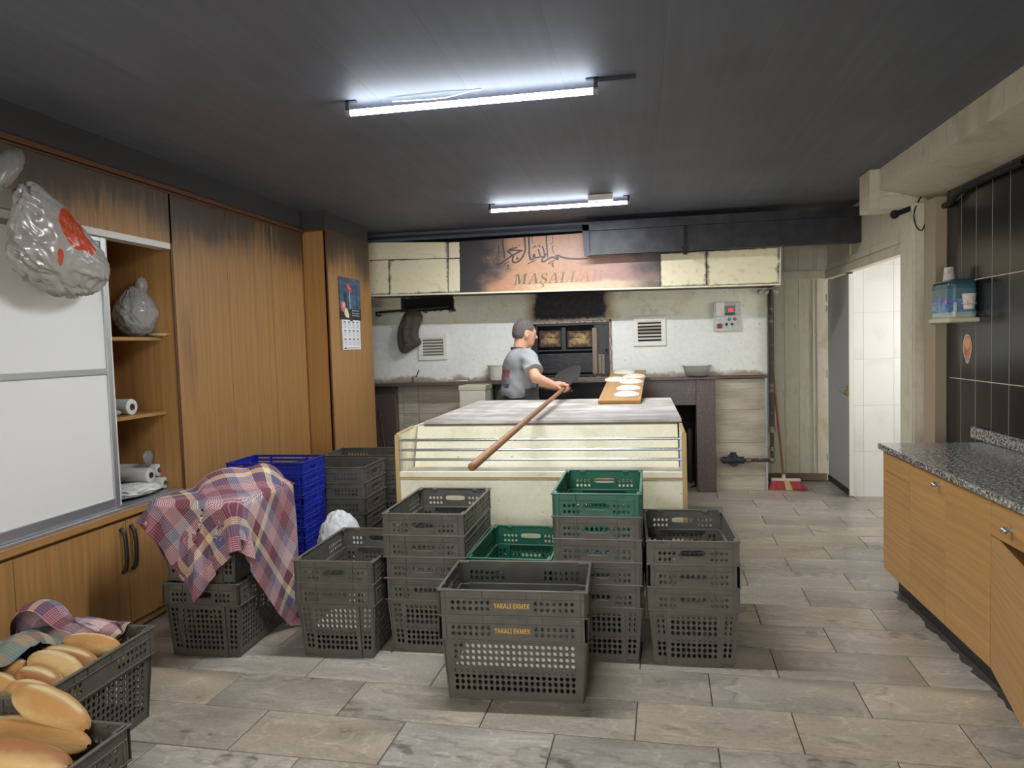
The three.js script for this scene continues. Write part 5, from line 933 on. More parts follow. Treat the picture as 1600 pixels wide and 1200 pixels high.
{
  const top = 2 * CH + 0.004, bx = [-2.356, -1.946, 0, top, -3.765, -3.135], ang = 0.80, ca = Math.cos(ang), sa = Math.sin(ang), SX = 1.42, SZ = 1.42, cx = -2.12, cz = -3.77;
  const upper = [];                                    // points of the turned-over layer lie on the lower one
  const g = drape({
    nu: 76, nv: 76, steps: 230, fric: 0.85, size: [SX, SZ], uvs: 2.4,
    place: (u, v) => { const a = (u - 0.5) * SX, b = (v - 0.5) * SZ, x = ca * a - sa * b, z = sa * a + ca * b; const zz = cz + z, fold = Math.max(0, -3.74 - zz); upper.push(fold > 0.004); return [cx + x * (x > 0 ? 0.46 : 0.56) + 0.012 * Math.sin(b * 23 + a * 9), 0.91 + (fold > 0 ? 0.025 : 0) + 0.03 * Math.sin(x * 38 + b * 5) + 0.02 * Math.cos(b * 21 - a * 6), zz + 2 * fold]; },
    collide: (o, k) => {
      const m = upper[k] ? 0.016 : 0; let h = outBox(o, bx, 0.02 + m);
      for (const [c, r] of [[[-2.2, top - 0.02, -3.52], [0.15, 0.13, 0.2]], [[-2.05, top - 0.02, -3.6], [0.1, 0.14, 0.14]], [[-2.1, top - 0.03, -3.28], [0.16, 0.07, 0.13]]]) h = outBall(o, c, [r[0] + m, r[1] + m, r[2] + m]) || h;
      if (o[1] < 0.008) { o[1] = 0.008; h = true; } if (o[0] < XL + 0.012) { o[0] = XL + 0.012; h = true; }
      h = outBox(o, [-1.69, -1.2, 0, 0.48, -3.9, -3.1], 0.012) || h; h = outBox(o, [-2.63, -2.1, 0, 0.8, -4.6, -4.15], 0.012) || h;
      return h;
    },
  });
  const c = mesh('checked_cloth', g, std({ map: plaidA, roughness: 0.95, side: THREE.DoubleSide })); tag(c, 'maroon checked cloth draped over the stacked crates by the cupboard', 'cloth');
}
// ------------------------------------------------------------------ loaves
const crustMat = std({ vertexColors: true, roughness: 0.62, bumpMap: tex(128, 128, (u, v) => { const k = 128 + 150 * fbm(u * 16, v * 16, 3, 3); return [k, k, k]; }, { data: true }), bumpScale: 0.002 });
function loafGeo(kind) {
  const nu = 40, nv = 32, P = [], col = [], uv = [], idx = [];
  const crust = [[0.50, 0.25, 0.07], [0.36, 0.15, 0.045], [0.62, 0.40, 0.16]][kind], pale = [0.70, 0.47, 0.20], split = [0.76, 0.58, 0.31];
  for (let j = 0; j <= nv; j++) for (let i = 0; i <= nu; i++) {
    const u = i / nu, a = 2 * Math.PI * j / nv, env = Math.pow(Math.max(0, Math.sin(Math.PI * clamp(u, 0.001, 0.999))), 0.40);
    let s = Math.sin(a), c = Math.cos(a), r = env;
    const up = Math.max(0, s), cut = Math.exp(-(((a - 1.75 - 0.5 * (u - 0.5)) / 0.20) ** 2)) * smooth(0.1, 0.22, u) * smooth(0.92, 0.8, u), ear = Math.exp(-(((a - 1.25 - 0.5 * (u - 0.5)) / 0.16) ** 2)) * smooth(0.12, 0.25, u) * smooth(0.9, 0.75, u);
    r *= 1 + 0.06 * fbm(u * 5, c * 1.5, s * 1.5 + kind, 3) + (kind === 1 ? 0.12 * ear - 0.12 * cut : 0.05 * ear - 0.06 * cut);
    if (kind === 2) r *= 1 + 0.07 * Math.abs(fbm(u * 26, c * 6, s * 6, 2)) * up * 2;
    P.push((u - 0.5) * 2, (s < 0 ? s * 0.72 : s * 0.95) * r, c * r);
    const t = clamp(up * 1.25 + fbm(u * 6, c * 2, s * 2, 3) * 0.5), k = clamp(cut * 1.2);
    for (let q = 0; q < 3; q++) col.push(mix(mix(pale[q], crust[q], t), split[q], k)); uv.push(u * 2, j / nv * 1.5);
  }
  for (let j = 0; j < nv; j++) for (let i = 0; i < nu; i++) { const a = j * (nu + 1) + i, b = a + 1, d = a + nu + 1, e = d + 1; idx.push(a, b, d, b, e, d); }
  const g = new THREE.BufferGeometry(); g.setAttribute('position', new THREE.Float32BufferAttribute(P, 3)); g.setAttribute('color', new THREE.Float32BufferAttribute(col, 3)); g.setAttribute('uv', new THREE.Float32BufferAttribute(uv, 2)); g.setIndex(idx); g.computeVertexNormals(); return g;
}
const loafG = [loafGeo(0), loafGeo(1), loafGeo(2)];
function loaf(a, b, r, kind, label, group, roll = 0) {
  const m = mesh('bread_loaf', loafG[kind], crustMat), d = b.clone().sub(a), L = d.length();
  const X = d.clone().normalize(), Y = new THREE.Vector3(0, 1, 0).addScaledVector(X, -X.y).normalize(), Z = X.clone().cross(Y);
  m.matrixAutoUpdate = true; m.quaternion.setFromRotationMatrix(new THREE.Matrix4().makeBasis(X, Y, Z)); m.rotateX(roll); m.position.copy(a).add(b).multiplyScalar(0.5); m.scale.set(L / 2, r, r * 1.1); tag(m, label, 'bread', group);
  return m;
}
const GA = 'loaves in the crate against the cupboard', GB = 'loaves in the nearer bread crate';
const Y = (x, y, h) => onY(x, y, h);
loaf(Y(96, 1004, 0.36), Y(186, 1014, 0.35), 0.05, 0, 'smooth golden loaf beside the far end of the crate against the cupboard', GA);
loaf(Y(66, 1020, 0.36), Y(150, 1042, 0.34), 0.05, 1, 'dark split loaf between smooth golden and floury loaves', GA, 0.3);
loaf(Y(50, 1028, 0.375), Y(124, 1056, 0.35), 0.052, 2, 'pale rough-crusted floury loaf in the crate against the cupboard', GA);
loaf(Y(30, 1052, 0.36), Y(92, 1076, 0.34), 0.05, 1, 'dark split loaf beside the floury loaf and cloth', GA, 0.3);
loaf(Y(14, 1074, 0.36), Y(84, 1094, 0.33), 0.045, 0, 'golden loaf partly under the checked cloth', GA);
loaf(Y(-40, 1034, 0.345), Y(44, 1052, 0.34), 0.05, 0, 'golden loaf half hidden under the teal checked cloth', GA); loaf(Y(-46, 1064, 0.345), Y(26, 1082, 0.34), 0.05, 0, 'golden loaf half hidden under the teal checked cloth', GA);
for (let i = 0; i < 5; i++) loaf(new THREE.Vector3(-2.33, 0.262, -2.53 + i * 0.108), new THREE.Vector3(-2.08, 0.262, -2.54 + i * 0.108), 0.046, i % 2, 'golden loaf in the lower layer of the crate against the cupboard', GA);
loaf(Y(28, 1078, 0.44), Y(134, 1142, 0.37), 0.056, 0, 'smooth golden loaf leaning up on the others in the nearer crate', GB);
loaf(Y(-40, 1136, 0.35), Y(138, 1166, 0.345), 0.055, 0, 'long pale loaf lying below the leaning loaf', GB);
loaf(Y(-60, 1174, 0.37), Y(108, 1198, 0.36), 0.056, 1, 'dark brown loaf with a split crust in the nearer crate', GB, -0.4);
for (let i = 0; i < 4; i++) loaf(new THREE.Vector3(-1.89, 0.262, -1.79 + i * 0.115), new THREE.Vector3(-1.64, 0.262, -1.80 + i * 0.115), 0.048, i % 2, 'golden loaf in the lower layer of the nearer bread crate', GB);
{
  const bxs = [[-2.41, -2.0, 0, 0.33, -2.62, -1.99]], fill = [[[-2.30, 0.30, -2.5], [0.12, 0.12, 0.1]], [[-2.33, 0.31, -2.3], [0.1, 0.14, 0.16]], [[-2.34, 0.31, -2.1], [0.1, 0.13, 0.14]], [[-2.42, 0.34, -2.3], [0.08, 0.08, 0.3]]];
  const col = (o) => { let h = false; for (const b of bxs) h = outBox(o, b, 0.008) || h; for (const [c, r] of fill) h = outBall(o, c, r) || h; if (o[0] < XL + 0.012) { o[0] = XL + 0.012; h = true; } if (o[1] < 0.01) { o[1] = 0.01; h = true; } h = outBox(o, [-1.97, -1.55, 0, 0.36, -1.92, -1.3], 0.008) || h; return h; };
  const g = drape({ nu: 46, nv: 44, steps: 130, uvs: 2.6, fric: 0.95, size: [0.46, 0.72], place: (u, v) => { const x = -2.62 + u * 0.37 - 0.05 * v; return [x + 0.012 * Math.sin(v * 30), 0.455 + 0.03 * Math.sin(u * 14 + v * 6) + 0.025 * Math.cos(v * 26), -2.50 + v * 0.64]; }, collide: col });
  tag(mesh('checked_cloth', g, std({ map: plaidB, roughness: 0.95, side: THREE.DoubleSide })), 'teal and brown checked cloth lying over the loaves', 'cloth');
  const g2 = drape({ nu: 48, nv: 36, steps: 110, uvs: 3.0, fric: 0.95, size: [0.56, 0.34], place: (u, v) => [-2.64 + u * 0.50, 0.45 + 0.055 * Math.sin(v * Math.PI * 3) + 0.02 * Math.sin(u * 11), -2.635 + v * 0.17 + 0.015 * Math.sin(u * 12)], collide: (o) => { let h = col(o); h = outBox(o, [-2.42, -1.99, 0, 0.372, -2.63, -2.6], 0.01) || h; h = outBall(o, [-2.28, 0.37, -2.55], [0.16, 0.05, 0.07]) || h; h = outBall(o, [-2.45, 0.4, -2.52], [0.11, 0.10, 0.1]) || h; return h; } });
  tag(mesh('checked_cloth', g2, std({ map: plaidA, roughness: 0.95, side: THREE.DoubleSide })), 'rumpled maroon checked cloth along the back of the bread crate', 'cloth');
}
// ------------------------------------------------------------------ plastic bags and rolls at the cupboard
function crumple(shape, n = 64, amp = 0.12, freq = 2.2, sd = 0) {
  const g = new THREE.SphereGeometry(1, n, Math.round(n * 0.75)), p = g.attributes.position;
  for (let i = 0; i < p.count; i++) {
    const x = p.getX(i), y = p.getY(i), z = p.getZ(i), w = fbm(x * 1.5 + sd, y * 1.5, z * 1.5, 2);
    const rid = 1 - Math.abs(fbm(x * freq + w * 2 + sd, y * freq * 0.7 + w * 2, z * freq, 3)) * 3.2, fine = 1 - Math.abs(fbm(x * freq * 3 + sd, y * freq * 2 + w * 3, z * freq * 3, 2)) * 3;
    const k = 1 + amp * (rid - 0.4) + amp * 0.16 * fine, v = shape(x * k, y * k, z * k); p.setXYZ(i, v[0], v[1], v[2]);
  }
  g.computeVertexNormals(); return g;
}
const film = (c, t = 0.45, r = 0.28) => phys({ color: c, transmission: t, thickness: 0, roughness: r, side: THREE.DoubleSide });
{
  const C = onX(94, 380, XL + 0.10), t = thing('carrier_bag', 'grey carrier bag with orange print hooked on the cupboard top', 'bag', [C.x, C.y, C.z]);
  const print = canvasTex(1024, 512, (x) => {
    x.fillStyle = '#bcb9b1'; x.fillRect(0, 0, 1024, 512); x.fillStyle = '#d9542a';
    x.beginPath(); x.ellipse(512, 236, 74, 62, 0.45, 0, 7); x.fill(); x.beginPath(); x.moveTo(520, 190); x.lineTo(640, 290); x.lineTo(600, 310); x.lineTo(480, 280); x.fill(); x.beginPath(); x.ellipse(415, 330, 16, 26, 0, 0, 7); x.fill();
    x.fillStyle = 'rgba(206,132,100,0.75)'; x.font = 'bold 54px sans-serif'; x.save(); x.translate(462, 240); x.rotate(0.05); x.fillText('Nye', 0, 0); x.restore();
  });
  const g = crumple((x, y, z) => { const w = 0.72 + 0.42 * smooth(0.9, -0.7, y); return [x * 0.085 * w, y * 0.225 - z * 0.0 - 0.03 * Math.max(0, -z), z * 0.25 * w + 0.12 * Math.max(0, y)]; }, 96, 0.15, 1.5, 3);
  // the print is on the face towards the room
  const p = g.attributes.position, u = g.attributes.uv; for (let i = 0; i < p.count; i++) u.setXY(i, 0.5 - (p.getZ(i)) / 1.05, 0.5 + (p.getY(i) - 0.03) / 0.75);
  const m = film('#ffffff', 0.42, 0.24); m.map = print; mesh('bag', g, m, t);
  const hg = crumple((x, y, z) => [x * 0.035, y * 0.12, z * 0.05], 36, 0.16, 2.6, 9).rotateX(-0.75).translate(0.0, 0.27, 0.27); mesh('bag_handle', hg, film('#97948c', 0.3, 0.3), t);
  const nb = onX(14, 310, XL + 0.004), pp = thing('paper_sheet', 'pale paper pinned above the sliding door behind the bag', 'paper', [XL, nb.y, nb.z]); mesh('sheet', box(0.002, 0.09, 0.2, 0.002, 0, 0.08), std({ color: '#b9b8a8', roughness: 0.8 }), pp);
}
{
  const xs = XL - 0.2, s1 = onX(212, 470, xs), b = thing('clear_bag', 'clear plastic bag standing on the upper shelf of the niche', 'bag', [xs, 1.597, s1.z]);
  mesh('bag', crumple((x, y, z) => [x * 0.1 * (1.1 - 0.4 * Math.max(0, y)), 0.14 + y * 0.14 * (y < 0 ? 0.98 : 1), z * 0.13 * (1 - 0.35 * Math.max(0, y))], 64, 0.14, 2.6, 5).translate(0, 0.008, 0), film('#dcdcda', 0.6, 0.16), b);
  mesh('knot', crumple((x, y, z) => [x * 0.03, y * 0.05, z * 0.035], 30, 0.2, 3, 8).translate(0.02, 0.30, -0.03), film('#dcdcda', 0.6, 0.16), b);
  mesh('contents', crumple((x, y, z) => [x * 0.07, 0.09 + y * 0.085, z * 0.09], 32, 0.1, 2, 2), std({ color: '#7d7e80', roughness: 0.6 }), b);
  const cr = crumple((x, y, z) => [x * 0.06, 0.012 + y * 0.011, z * 0.05], 30, 0.2, 3, 4).translate(xs + 0.1, 1.597, s1.z - 0.06); tag(mesh('crumpled_paper', cr, std({ color: '#cdb98a', roughness: 0.9 })), 'small cream crumpled paper at the edge of the upper shelf', 'paper');
}
function roll(pos, r, L, label, group, coreCol = '#6a5544', turn = 0) {
  const t = thing('bag_roll', label, 'roll', pos, turn, group), tw = std({ color: '#cfcfcd', roughness: 0.3 });
  mesh('wound_film', lathe([[r * 0.42, -L / 2], [r * 0.96, -L / 2], [r, -L / 2 + 0.006], [r * 1.01, 0], [r, L / 2 - 0.006], [r * 0.96, L / 2], [r * 0.42, L / 2], [r * 0.42, -L / 2]], 30).rotateZ(Math.PI / 2).translate(0, r, 0), tw, t);
  mesh('core', lathe([[r * 0.3, -L / 2 - 0.004], [r * 0.41, -L / 2 - 0.004], [r * 0.41, L / 2 + 0.006], [r * 0.3, L / 2 + 0.006], [r * 0.3, -L / 2 - 0.004]], 20).rotateZ(Math.PI / 2).translate(0, r, 0), std({ color: coreCol, roughness: 0.9 }), t);
}
{
  const xe = XL - 0.13, L = 0.26, at = (px, py) => onX(px, py, xe);
  let q = at(206, 628); roll([xe - L / 2, 1.158, q.z], 0.045, L, 'single white bag roll with brown core on the lower shelf', 'bag rolls', '#6a5544');
  const q0 = at(190, 636), fb = thing('folded_film', 'small folded clear film beside the single roll', 'film', [xe - 0.06, 1.158, q0.z + 0.03]); mesh('film', crumple((x, y, z) => [x * 0.07, 0.022 + y * 0.02, z * 0.03], 30, 0.15, 3, 6), film('#c9ccca', 0.3, 0.15), fb);
  const yb = 0.695; 
  q = at(257, 757); roll([xe - L / 2 + 0.02, yb, q.z + 0.02], 0.034, L, 'thin bag roll under the two white rolls in the niche', 'bag rolls', '#7a6150');
  q = at(238, 746); roll([xe - L / 2, yb + 0.055, q.z + 0.01], 0.042, L, 'thick white bag roll lying on crumpled sheets in the niche', 'bag rolls', '#4f443c');
  q = at(252, 737); roll([xe - L / 2 - 0.02, yb + 0.073, q.z - 0.01], 0.036, L, 'white bag roll behind the thick one in the niche', 'bag rolls', '#4f443c');
  const c = at(222, 772), sh = thing('plastic_sheets', 'crumpled white plastic sheets lying at the bottom of the niche', 'plastic sheets', [XL - 0.17, yb, c.z + 0.05]);
  mesh('sheets', crumple((x, y, z) => [x * 0.13, 0.034 + y * 0.03, z * 0.19], 60, 0.2, 3.4, 11), std({ color: '#dcdcd8', roughness: 0.4 }), sh);
  const tw = thing('film_twist', 'twist of clear film standing on the rolls', 'film', [xe - 0.05, yb + 0.14, at(243, 720).z]); mesh('film', crumple((x, y, z) => [x * 0.02, 0.045 + y * 0.045, z * 0.03 * (1.2 + y * 0.5)], 30, 0.2, 3, 15), film('#c4c0ba', 0.6, 0.2), tw);
  const wp = thing('white_bag', 'white plastic bag standing between the pair of crates and the wall crates', 'bag', [-1.80, 0.003, -4.03]); mesh('bag', crumple((x, y, z) => [x * 0.14, 0.26 + y * 0.25, z * 0.11], 48, 0.12, 2.4, 21), std({ color: '#d6d6d6', roughness: 0.35 }), wp);
}
// ------------------------------------------------------------------ the baker
{
  const B = new THREE.Vector3(-1.085, 0, -6.52), an = 0.45, Fw = new THREE.Vector3(Math.cos(an), 0, -Math.sin(an)), Rt = new THREE.Vector3(Math.sin(an), 0, Math.cos(an));
  // everything in baker space: f forward, u up, r to his right
  const loc = (v) => { const d = v.clone().sub(B); return [d.dot(Fw), d.y, d.dot(Rt)]; };
  const per = thing('person', 'man in a grey T-shirt and dark apron holding the long peel', 'person', B.toArray(), 0);
  const basis = new THREE.Matrix4().makeBasis(Fw, new THREE.Vector3(0, 1, 0), Rt);
  const cap = (p, a, b, ra, rb) => { const bx = b[0] - a[0], by = b[1] - a[1], bz = b[2] - a[2], px = p[0] - a[0], py = p[1] - a[1], pz = p[2] - a[2], t = clamp((px * bx + py * by + pz * bz) / (bx * bx + by * by + bz * bz)); return Math.hypot(px - bx * t, py - by * t, pz - bz * t) - (ra + (rb - ra) * t); };
  const ell = (p, c, r) => { const x = (p[0] - c[0]) / r[0], y = (p[1] - c[1]) / r[1], z = (p[2] - c[2]) / r[2], k = Math.hypot(x, y, z); return (k - 1) * Math.min(r[0], r[1], r[2]); };
  const smin = (a, b, k) => { const h = clamp(0.5 + 0.5 * (b - a) / k); return b + (a - b) * h - k * h * (1 - h); };
  function march(sdf, c, half, res) {
    const mc = new MarchingCubes(res, M.black, false, false, 260000); mc.isolation = 0; const f = mc.field, hs = res / 2;
    for (let k = 0; k < res; k++) for (let j = 0; j < res; j++) for (let i = 0; i < res; i++) f[k * res * res + j * res + i] = -sdf([c[0] + (i - hs) / hs * half[0], c[1] + (j - hs) / hs * half[1], c[2] + (k - hs) / hs * half[2]]);
    mc.update(); const n = mc.count, P = new Float32Array(n * 3);
    for (let i = 0; i < n; i++) for (let q = 0; q < 3; q++) P[i * 3 + q] = c[q] + mc.positionArray[i * 3 + q] * half[q];
    let g = new THREE.BufferGeometry(); g.setAttribute('position', new THREE.BufferAttribute(P, 3)); g = mergeVertices(g, 1e-5); g.computeVertexNormals(); return g;
  }
  const G = loc(peelH), El = loc(onZ(837, 590, -6.17)), Wr = loc(onZ(867, 602, -6.19));
  const S = [0.02, 1.365, 0.175], Sl = [0.02, 1.365, -0.175], Ell = [0.13, 1.12, -0.24], Wrl = [0.36, 1.07, -0.10];
  const HC = [0.045, 1.585, 0.0], tilt = 0.16;                       // head, looking slightly down
  const head = (p) => {
    const x = p[0] - HC[0], y = p[1] - HC[1], c = Math.cos(tilt), s = Math.sin(tilt), q = [c * x - s * y, s * x + c * y, p[2]];
    let d = ell(q, [-0.008, 0.022, 0], [0.100, 0.098, 0.080]);
    d = smin(d, ell(q, [0.035, -0.045, 0], [0.062, 0.075, 0.058]), 0.035); d = smin(d, ell(q, [0.062, -0.088, 0], [0.030, 0.026, 0.034]), 0.03);
    d = smin(d, cap(q, [0.088, 0.012, 0], [0.116, -0.022, 0], 0.008, 0.014), 0.014);                              // nose
    d = smin(d, cap(q, [0.082, 0.026, -0.035], [0.082, 0.026, 0.035], 0.013, 0.013), 0.014);                      // brow
    d = smin(d, cap(q, [0.088, -0.056, -0.018], [0.088, -0.056, 0.018], 0.008, 0.008), 0.008);                    // lips
    d = Math.max(d, -ell(q, [0.098, 0.006, 0.032], [0.014, 0.010, 0.016])); d = Math.max(d, -ell(q, [0.098, 0.006, -0.032], [0.014, 0.010, 0.016]));
    d = smin(d, ell(q, [0.086, 0.006, 0.032], [0.012, 0.011, 0.013]), 0.003); d = smin(d, ell(q, [0.086, 0.006, -0.032], [0.012, 0.011, 0.013]), 0.003);
    for (const s2 of [-1, 1]) { let e = ell(q, [-0.004, -0.008, s2 * 0.084], [0.024, 0.036, 0.010]); e = Math.max(e, -ell(q, [0.002, -0.006, s2 * 0.095], [0.012, 0.02, 0.010])); d = smin(d, e, 0.008); }
    return d;
  };
  const neck = (p) => cap(p, [-0.02, 1.36, 0], [0.012, 1.53, 0], 0.066, 0.060);
  const armR = (p) => smin(cap(p, S, El, 0.056, 0.047), cap(p, El, Wr, 0.046, 0.029), 0.02), armL = (p) => smin(cap(p, Sl, Ell, 0.056, 0.046), cap(p, Ell, Wrl, 0.044, 0.029), 0.02);
  const sc = (p) => [p[0], p[1], p[2] * 0.74];
  const torso = (p, g) => { const q = sc(p); let d = cap(q, [-0.02, 0.98, 0], [-0.015, 1.27, 0], 0.148 + g, 0.142 + g); d = smin(d, cap(p, [0, 1.365, -0.135], [0, 1.365, 0.135], 0.070 + g, 0.070 + g), 0.09); return smin(d, cap(p, [-0.04, 1.2, -0.07], [-0.05, 1.34, 0.05], 0.10 + g, 0.09 + g), 0.05); };
  const legs = (p, g) => { let d = 1; for (const s of [-1, 1]) { let l = smin(cap(p, [-0.02, 0.93, s * 0.085], [0.0, 0.5, s * 0.11], 0.105 + g, 0.07 + g), cap(p, [0.0, 0.5, s * 0.11], [-0.03, 0.09, s * 0.12], 0.066 + g, 0.045 + g), 0.03); d = Math.min(d, l); } return smin(d, ell(p, [-0.02, 0.95, 0], [0.145 + g, 0.13 + g, 0.18 + g]), 0.05); };
  const feet = (p) => Math.min(...[-1, 1].map((s) => smin(ell(p, [0.04, 0.045, s * 0.125], [0.14, 0.045, 0.05]), ell(p, [-0.03, 0.07, s * 0.12], [0.06, 0.07, 0.045]), 0.03)));
  const handR = (p) => {
    // palm over the pole, fingers closing round it, thumb along the near side (axes: x along the arm, y up, z across the pole)
    const q = new THREE.Vector3(p[0] - G[0], p[1] - G[1], p[2] - G[2]); const w = new THREE.Vector3().addScaledVector(Fw, q.x).addScaledVector(new THREE.Vector3(0, 1, 0), q.y).addScaledVector(Rt, q.z), o = [w.x, w.y, w.z];
    const wl = wristLocal; let d = smin(cap(o, wl, [-0.04, 0.036, 0.0], 0.029, 0.030), cap(o, [-0.045, 0.034, -0.022], [0.0, 0.036, -0.026], 0.020, 0.018), 0.02);
    d = smin(d, cap(o, [-0.045, 0.034, 0.022], [0.0, 0.036, 0.026], 0.020, 0.018), 0.02);
    const fz = [-0.033, -0.011, 0.011, 0.032], fl = [0.92, 1.05, 1.0, 0.84];
    for (let i = 0; i < 4; i++) { const z = fz[i], k = fl[i]; let f = cap(o, [0.0, 0.036, z], [0.034 * k, 0.026, z * 1.05], 0.0105, 0.0098); f = smin(f, cap(o, [0.034 * k, 0.026, z * 1.05], [0.036 * k, -0.006, z * 1.05], 0.0096, 0.009), 0.004); f = smin(f, cap(o, [0.036 * k, -0.006, z * 1.05], [0.012, -0.026, z], 0.0088, 0.008), 0.004); d = smin(d, f, 0.004); }
    let th = cap(o, [-0.05, 0.022, 0.035], [-0.026, 0.002, 0.042], 0.015, 0.012); th = smin(th, cap(o, [-0.026, 0.002, 0.042], [0.0, -0.024, 0.034], 0.0115, 0.0095), 0.006); return smin(d, th, 0.008);
  };
  const wristLocal = (() => { const w = onZ(867, 602, -6.19).sub(peelH); return [w.x, w.y, w.z]; })();
  const handL = (p) => { let d = cap(p, Wrl, [0.42, 1.06, -0.07], 0.028, 0.03); for (let i = 0; i < 4; i++) d = smin(d, smin(cap(p, [0.44, 1.07, -0.10 + i * 0.02], [0.48, 1.065, -0.09 + i * 0.022], 0.0105, 0.01), cap(p, [0.48, 1.065, -0.09 + i * 0.022], [0.495, 1.035, -0.08 + i * 0.02], 0.0098, 0.009), 0.004), 0.006); return smin(d, cap(p, [0.40, 1.05, -0.045], [0.46, 1.035, -0.02], 0.014, 0.01), 0.008); };
  const skinBody = march((p) => { let d = smin(torso(p, -0.022), legs(p, -0.02), 0.04); d = smin(d, neck(p), 0.03); d = smin(d, armR(p), 0.03); d = smin(d, armL(p), 0.03); return Math.min(d, Math.max(head(p), 1.5 - p[1])); }, [0.1, 0.8, 0.06], [0.56, 0.86, 0.52], 98);
  const headG = march((p) => Math.max(smin(head(p), neck(p), 0.03), 1.43 - p[1]), [HC[0], 1.57, 0], [0.15, 0.16, 0.15], 84);
  const hG = march((p) => Math.max(smin(handR(p), armR(p), 0.012), -0.0 + 0), [G[0] - 0.02, G[1] + 0.01, G[2]], [0.11, 0.10, 0.11], 84);
  const hL = march((p) => smin(handL(p), armL(p), 0.012), [0.42, 1.06, -0.08], [0.11, 0.08, 0.11], 64);
  const skin = phys({ color: '#c39277', roughness: 0.6, sheen: 0.15 });
  const only = (gs) => mergeGeometries(gs.map((g) => { const h = g.toNonIndexed(); for (const k of Object.keys(h.attributes)) if (k !== 'position' && k !== 'normal') h.deleteAttribute(k); return h; }));
  const add = (n, g, m, parent = per) => mesh(n, g.applyMatrix4(basis), m, parent);
  add('body', only([skinBody, headG, hG, hL]), skin);
  // hair: a cap over the crown and back of the head, greying
  const hair = march((p) => {
    const x = p[0] - HC[0], y = p[1] - HC[1], c = Math.cos(tilt), s = Math.sin(tilt), q = [c * x - s * y, s * x + c * y, p[2]], n = 0.004 * fbm(p[0] * 60, p[1] * 60, p[2] * 60, 2);
    let d = ell(q, [-0.010, 0.026, 0], [0.108, 0.104, 0.087]) + n; d = smin(d, ell(q, [-0.05, -0.02, 0], [0.062, 0.06, 0.07]), 0.02);
    const front = q[0] - 0.062 - 0.25 * Math.max(0, -(q[1] - 0.05)) + Math.max(0, 0.05 - q[1]) * 0.75, ear = Math.max(q[0] + 0.035 - 0.35 * (q[1] + 0.02), 0.012 - q[1]);
    d = Math.max(d, front); d = Math.max(d, -0.055 - q[1]); return Math.max(d, Math.min(ear, 1) > 0 && q[1] < 0.03 ? Math.min(ear, q[0] + 0.03) : d);
  }, [HC[0] - 0.01, 1.6, 0], [0.15, 0.15, 0.13], 76);
  const hr = add('hair', hair, std({ map: tex(64, 64, (u, v) => { const k = 1 + 0.3 * fbm(u * 20, v * 20, 4, 2); return [84 * k, 78 * k, 74 * k]; }), roughness: 0.85 })); hr.geometry = uvm(hr.geometry, { s: 6 });
  // T-shirt
  const upA = [mix(S[0], El[0], 0.72), mix(S[1], El[1], 0.72), mix(S[2], El[2], 0.72)], dA = new THREE.Vector3(El[0] - S[0], El[1] - S[1], El[2] - S[2]).normalize(), upL = [mix(Sl[0], Ell[0], 0.72), mix(Sl[1], Ell[1], 0.72), mix(Sl[2], Ell[2], 0.72)], dL = new THREE.Vector3(Ell[0] - Sl[0], Ell[1] - Sl[1], Ell[2] - Sl[2]).normalize();
  const shirt = march((p) => {
    const fold = 0.006 * Math.sin((p[1] * 34 + p[0] * 26 + 3 * ns(p[0] * 6, p[1] * 5, p[2] * 6))) * smooth(1.32, 1.1, p[1]) + 0.008 * fbm(p[0] * 9, p[1] * 9, p[2] * 9, 2);
    let d = torso(p, 0.006) + fold; d = smin(d, ell(p, [-0.055, 1.06, 0], [0.125, 0.08, 0.185]), 0.05); d = Math.max(d, 1.015 - p[1] + 0.012 * Math.sin(p[2] * 30));
    const cut = (q, m, v) => (q[0] - m[0]) * v.x + (q[1] - m[1]) * v.y + (q[2] - m[2]) * v.z;
    let a = Math.max(cap(p, S, [El[0], El[1], El[2]], 0.078, 0.088) + 0.004 * Math.sin(p[1] * 60 + p[0] * 40), cut(p, upA, dA)), b = Math.max(cap(p, Sl, Ell, 0.078, 0.086), cut(p, upL, dL));
    d = smin(d, a, 0.03); d = smin(d, b, 0.03); return Math.max(d, -(cap(p, [-0.02, 1.40, 0], [0.03, 1.60, 0], 0.074, 0.074)));
  }, [0.06, 1.2, 0.05], [0.38, 0.27, 0.46], 92);
  const sp = shirt.attributes.position, sc2 = []; const base = new THREE.Color('#8f9292'), redC = new THREE.Color('#9a2f3c'), navy = new THREE.Color('#3a4062');
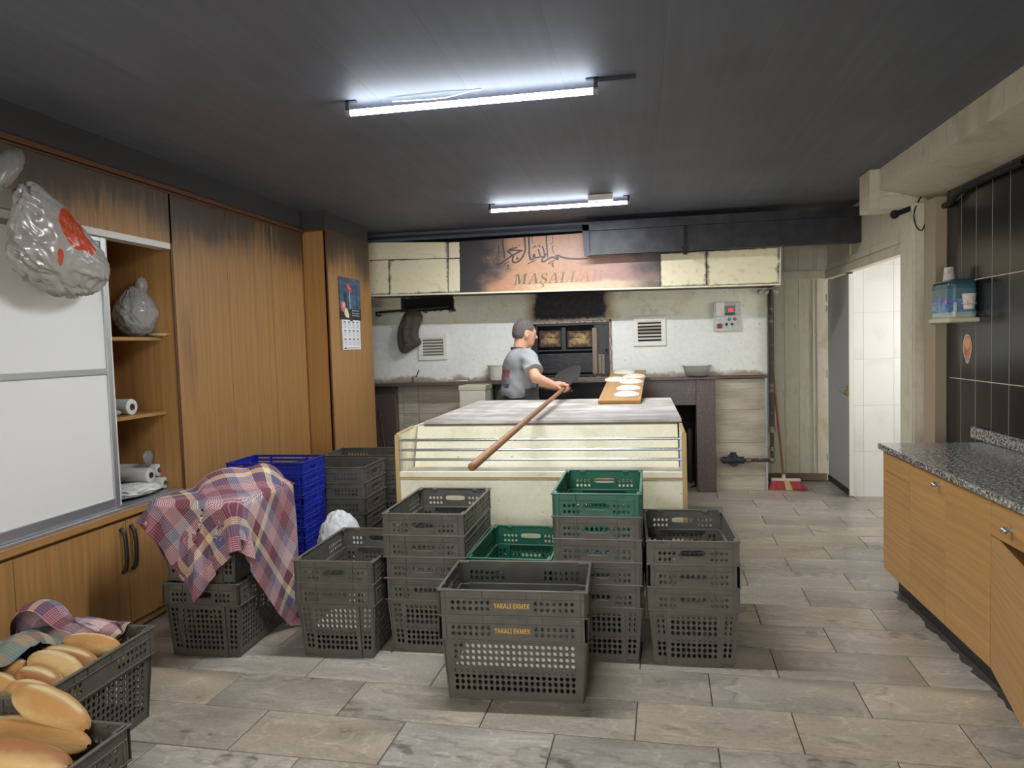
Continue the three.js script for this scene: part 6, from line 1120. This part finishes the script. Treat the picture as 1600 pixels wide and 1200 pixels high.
  for (let i = 0; i < sp.count; i++) { // small faded print on the back, red above navy
    const f = sp.getX(i), u = sp.getY(i), r = sp.getZ(i); let c = base; if (f < -0.08 && Math.abs(r - 0.04) < 0.07) { if (u > 1.19 && u < 1.26 && Math.abs(Math.sin(u * 160 + r * 90)) > 0.5) c = redC; if (u > 1.10 && u < 1.135 && Math.abs(Math.sin(r * 150)) > 0.4) c = navy; } sc2.push(c.r, c.g, c.b);
  }
  shirt.setAttribute('color', new THREE.Float32BufferAttribute(sc2, 3)); add('shirt', shirt, std({ vertexColors: true, roughness: 0.9 }));
  add('collar', march((p) => Math.max(Math.abs(cap(p, [-0.02, 1.36, 0], [0.03, 1.62, 0], 0.078, 0.078)) - 0.005, Math.abs(p[1] - 1.425 + (p[0]) * 0.25) - 0.011), [0, 1.43, 0], [0.14, 0.08, 0.14], 60), std({ color: '#7a2f3a', roughness: 0.9 }));
  add('trousers', march((p) => Math.max(legs(p, 0.006), p[1] - 1.03, 0.07 - p[1]), [0, 0.55, 0], [0.26, 0.55, 0.28], 80), std({ color: '#4b4c52', roughness: 0.9 }));
  add('apron', march((p) => { const t = Math.min(torso(p, 0.016), legs(p, 0.03)); return Math.max(Math.abs(t) - 0.006, 0.015 - p[0] + (p[1] < 1.09 ? -0.05 : 0.02), p[1] - 1.34, 0.5 - p[1], Math.abs(p[2]) - (p[1] > 1.1 ? 0.12 : 0.25)); }, [0.02, 0.92, 0], [0.26, 0.46, 0.3], 88), std({ color: '#4a4b4e', roughness: 0.9 }));
  add('apron_strap', march((p) => { let d = 1; for (const s of [-1, 1]) d = Math.min(d, cap(p, [-0.075, 1.455, s * 0.03], [-0.015, 1.45, s * 0.088], 0.011, 0.011), cap(p, [-0.015, 1.45, s * 0.088], [0.10, 1.37, s * 0.085], 0.011, 0.011), cap(p, [0.10, 1.37, s * 0.085], [0.14, 1.28, s * 0.08], 0.011, 0.011)); d = Math.min(d, cap(p, [-0.075, 1.455, -0.03], [-0.075, 1.455, 0.03], 0.011, 0.011)); return d; }, [0.03, 1.38, 0], [0.16, 0.14, 0.14], 60), std({ color: '#44403f', roughness: 0.9 }));
  add('shoes', march(feet, [0.02, 0.06, 0], [0.22, 0.12, 0.24], 56), std({ color: '#2a2726', roughness: 0.7 }));
}
renderer.render(scene, camera);
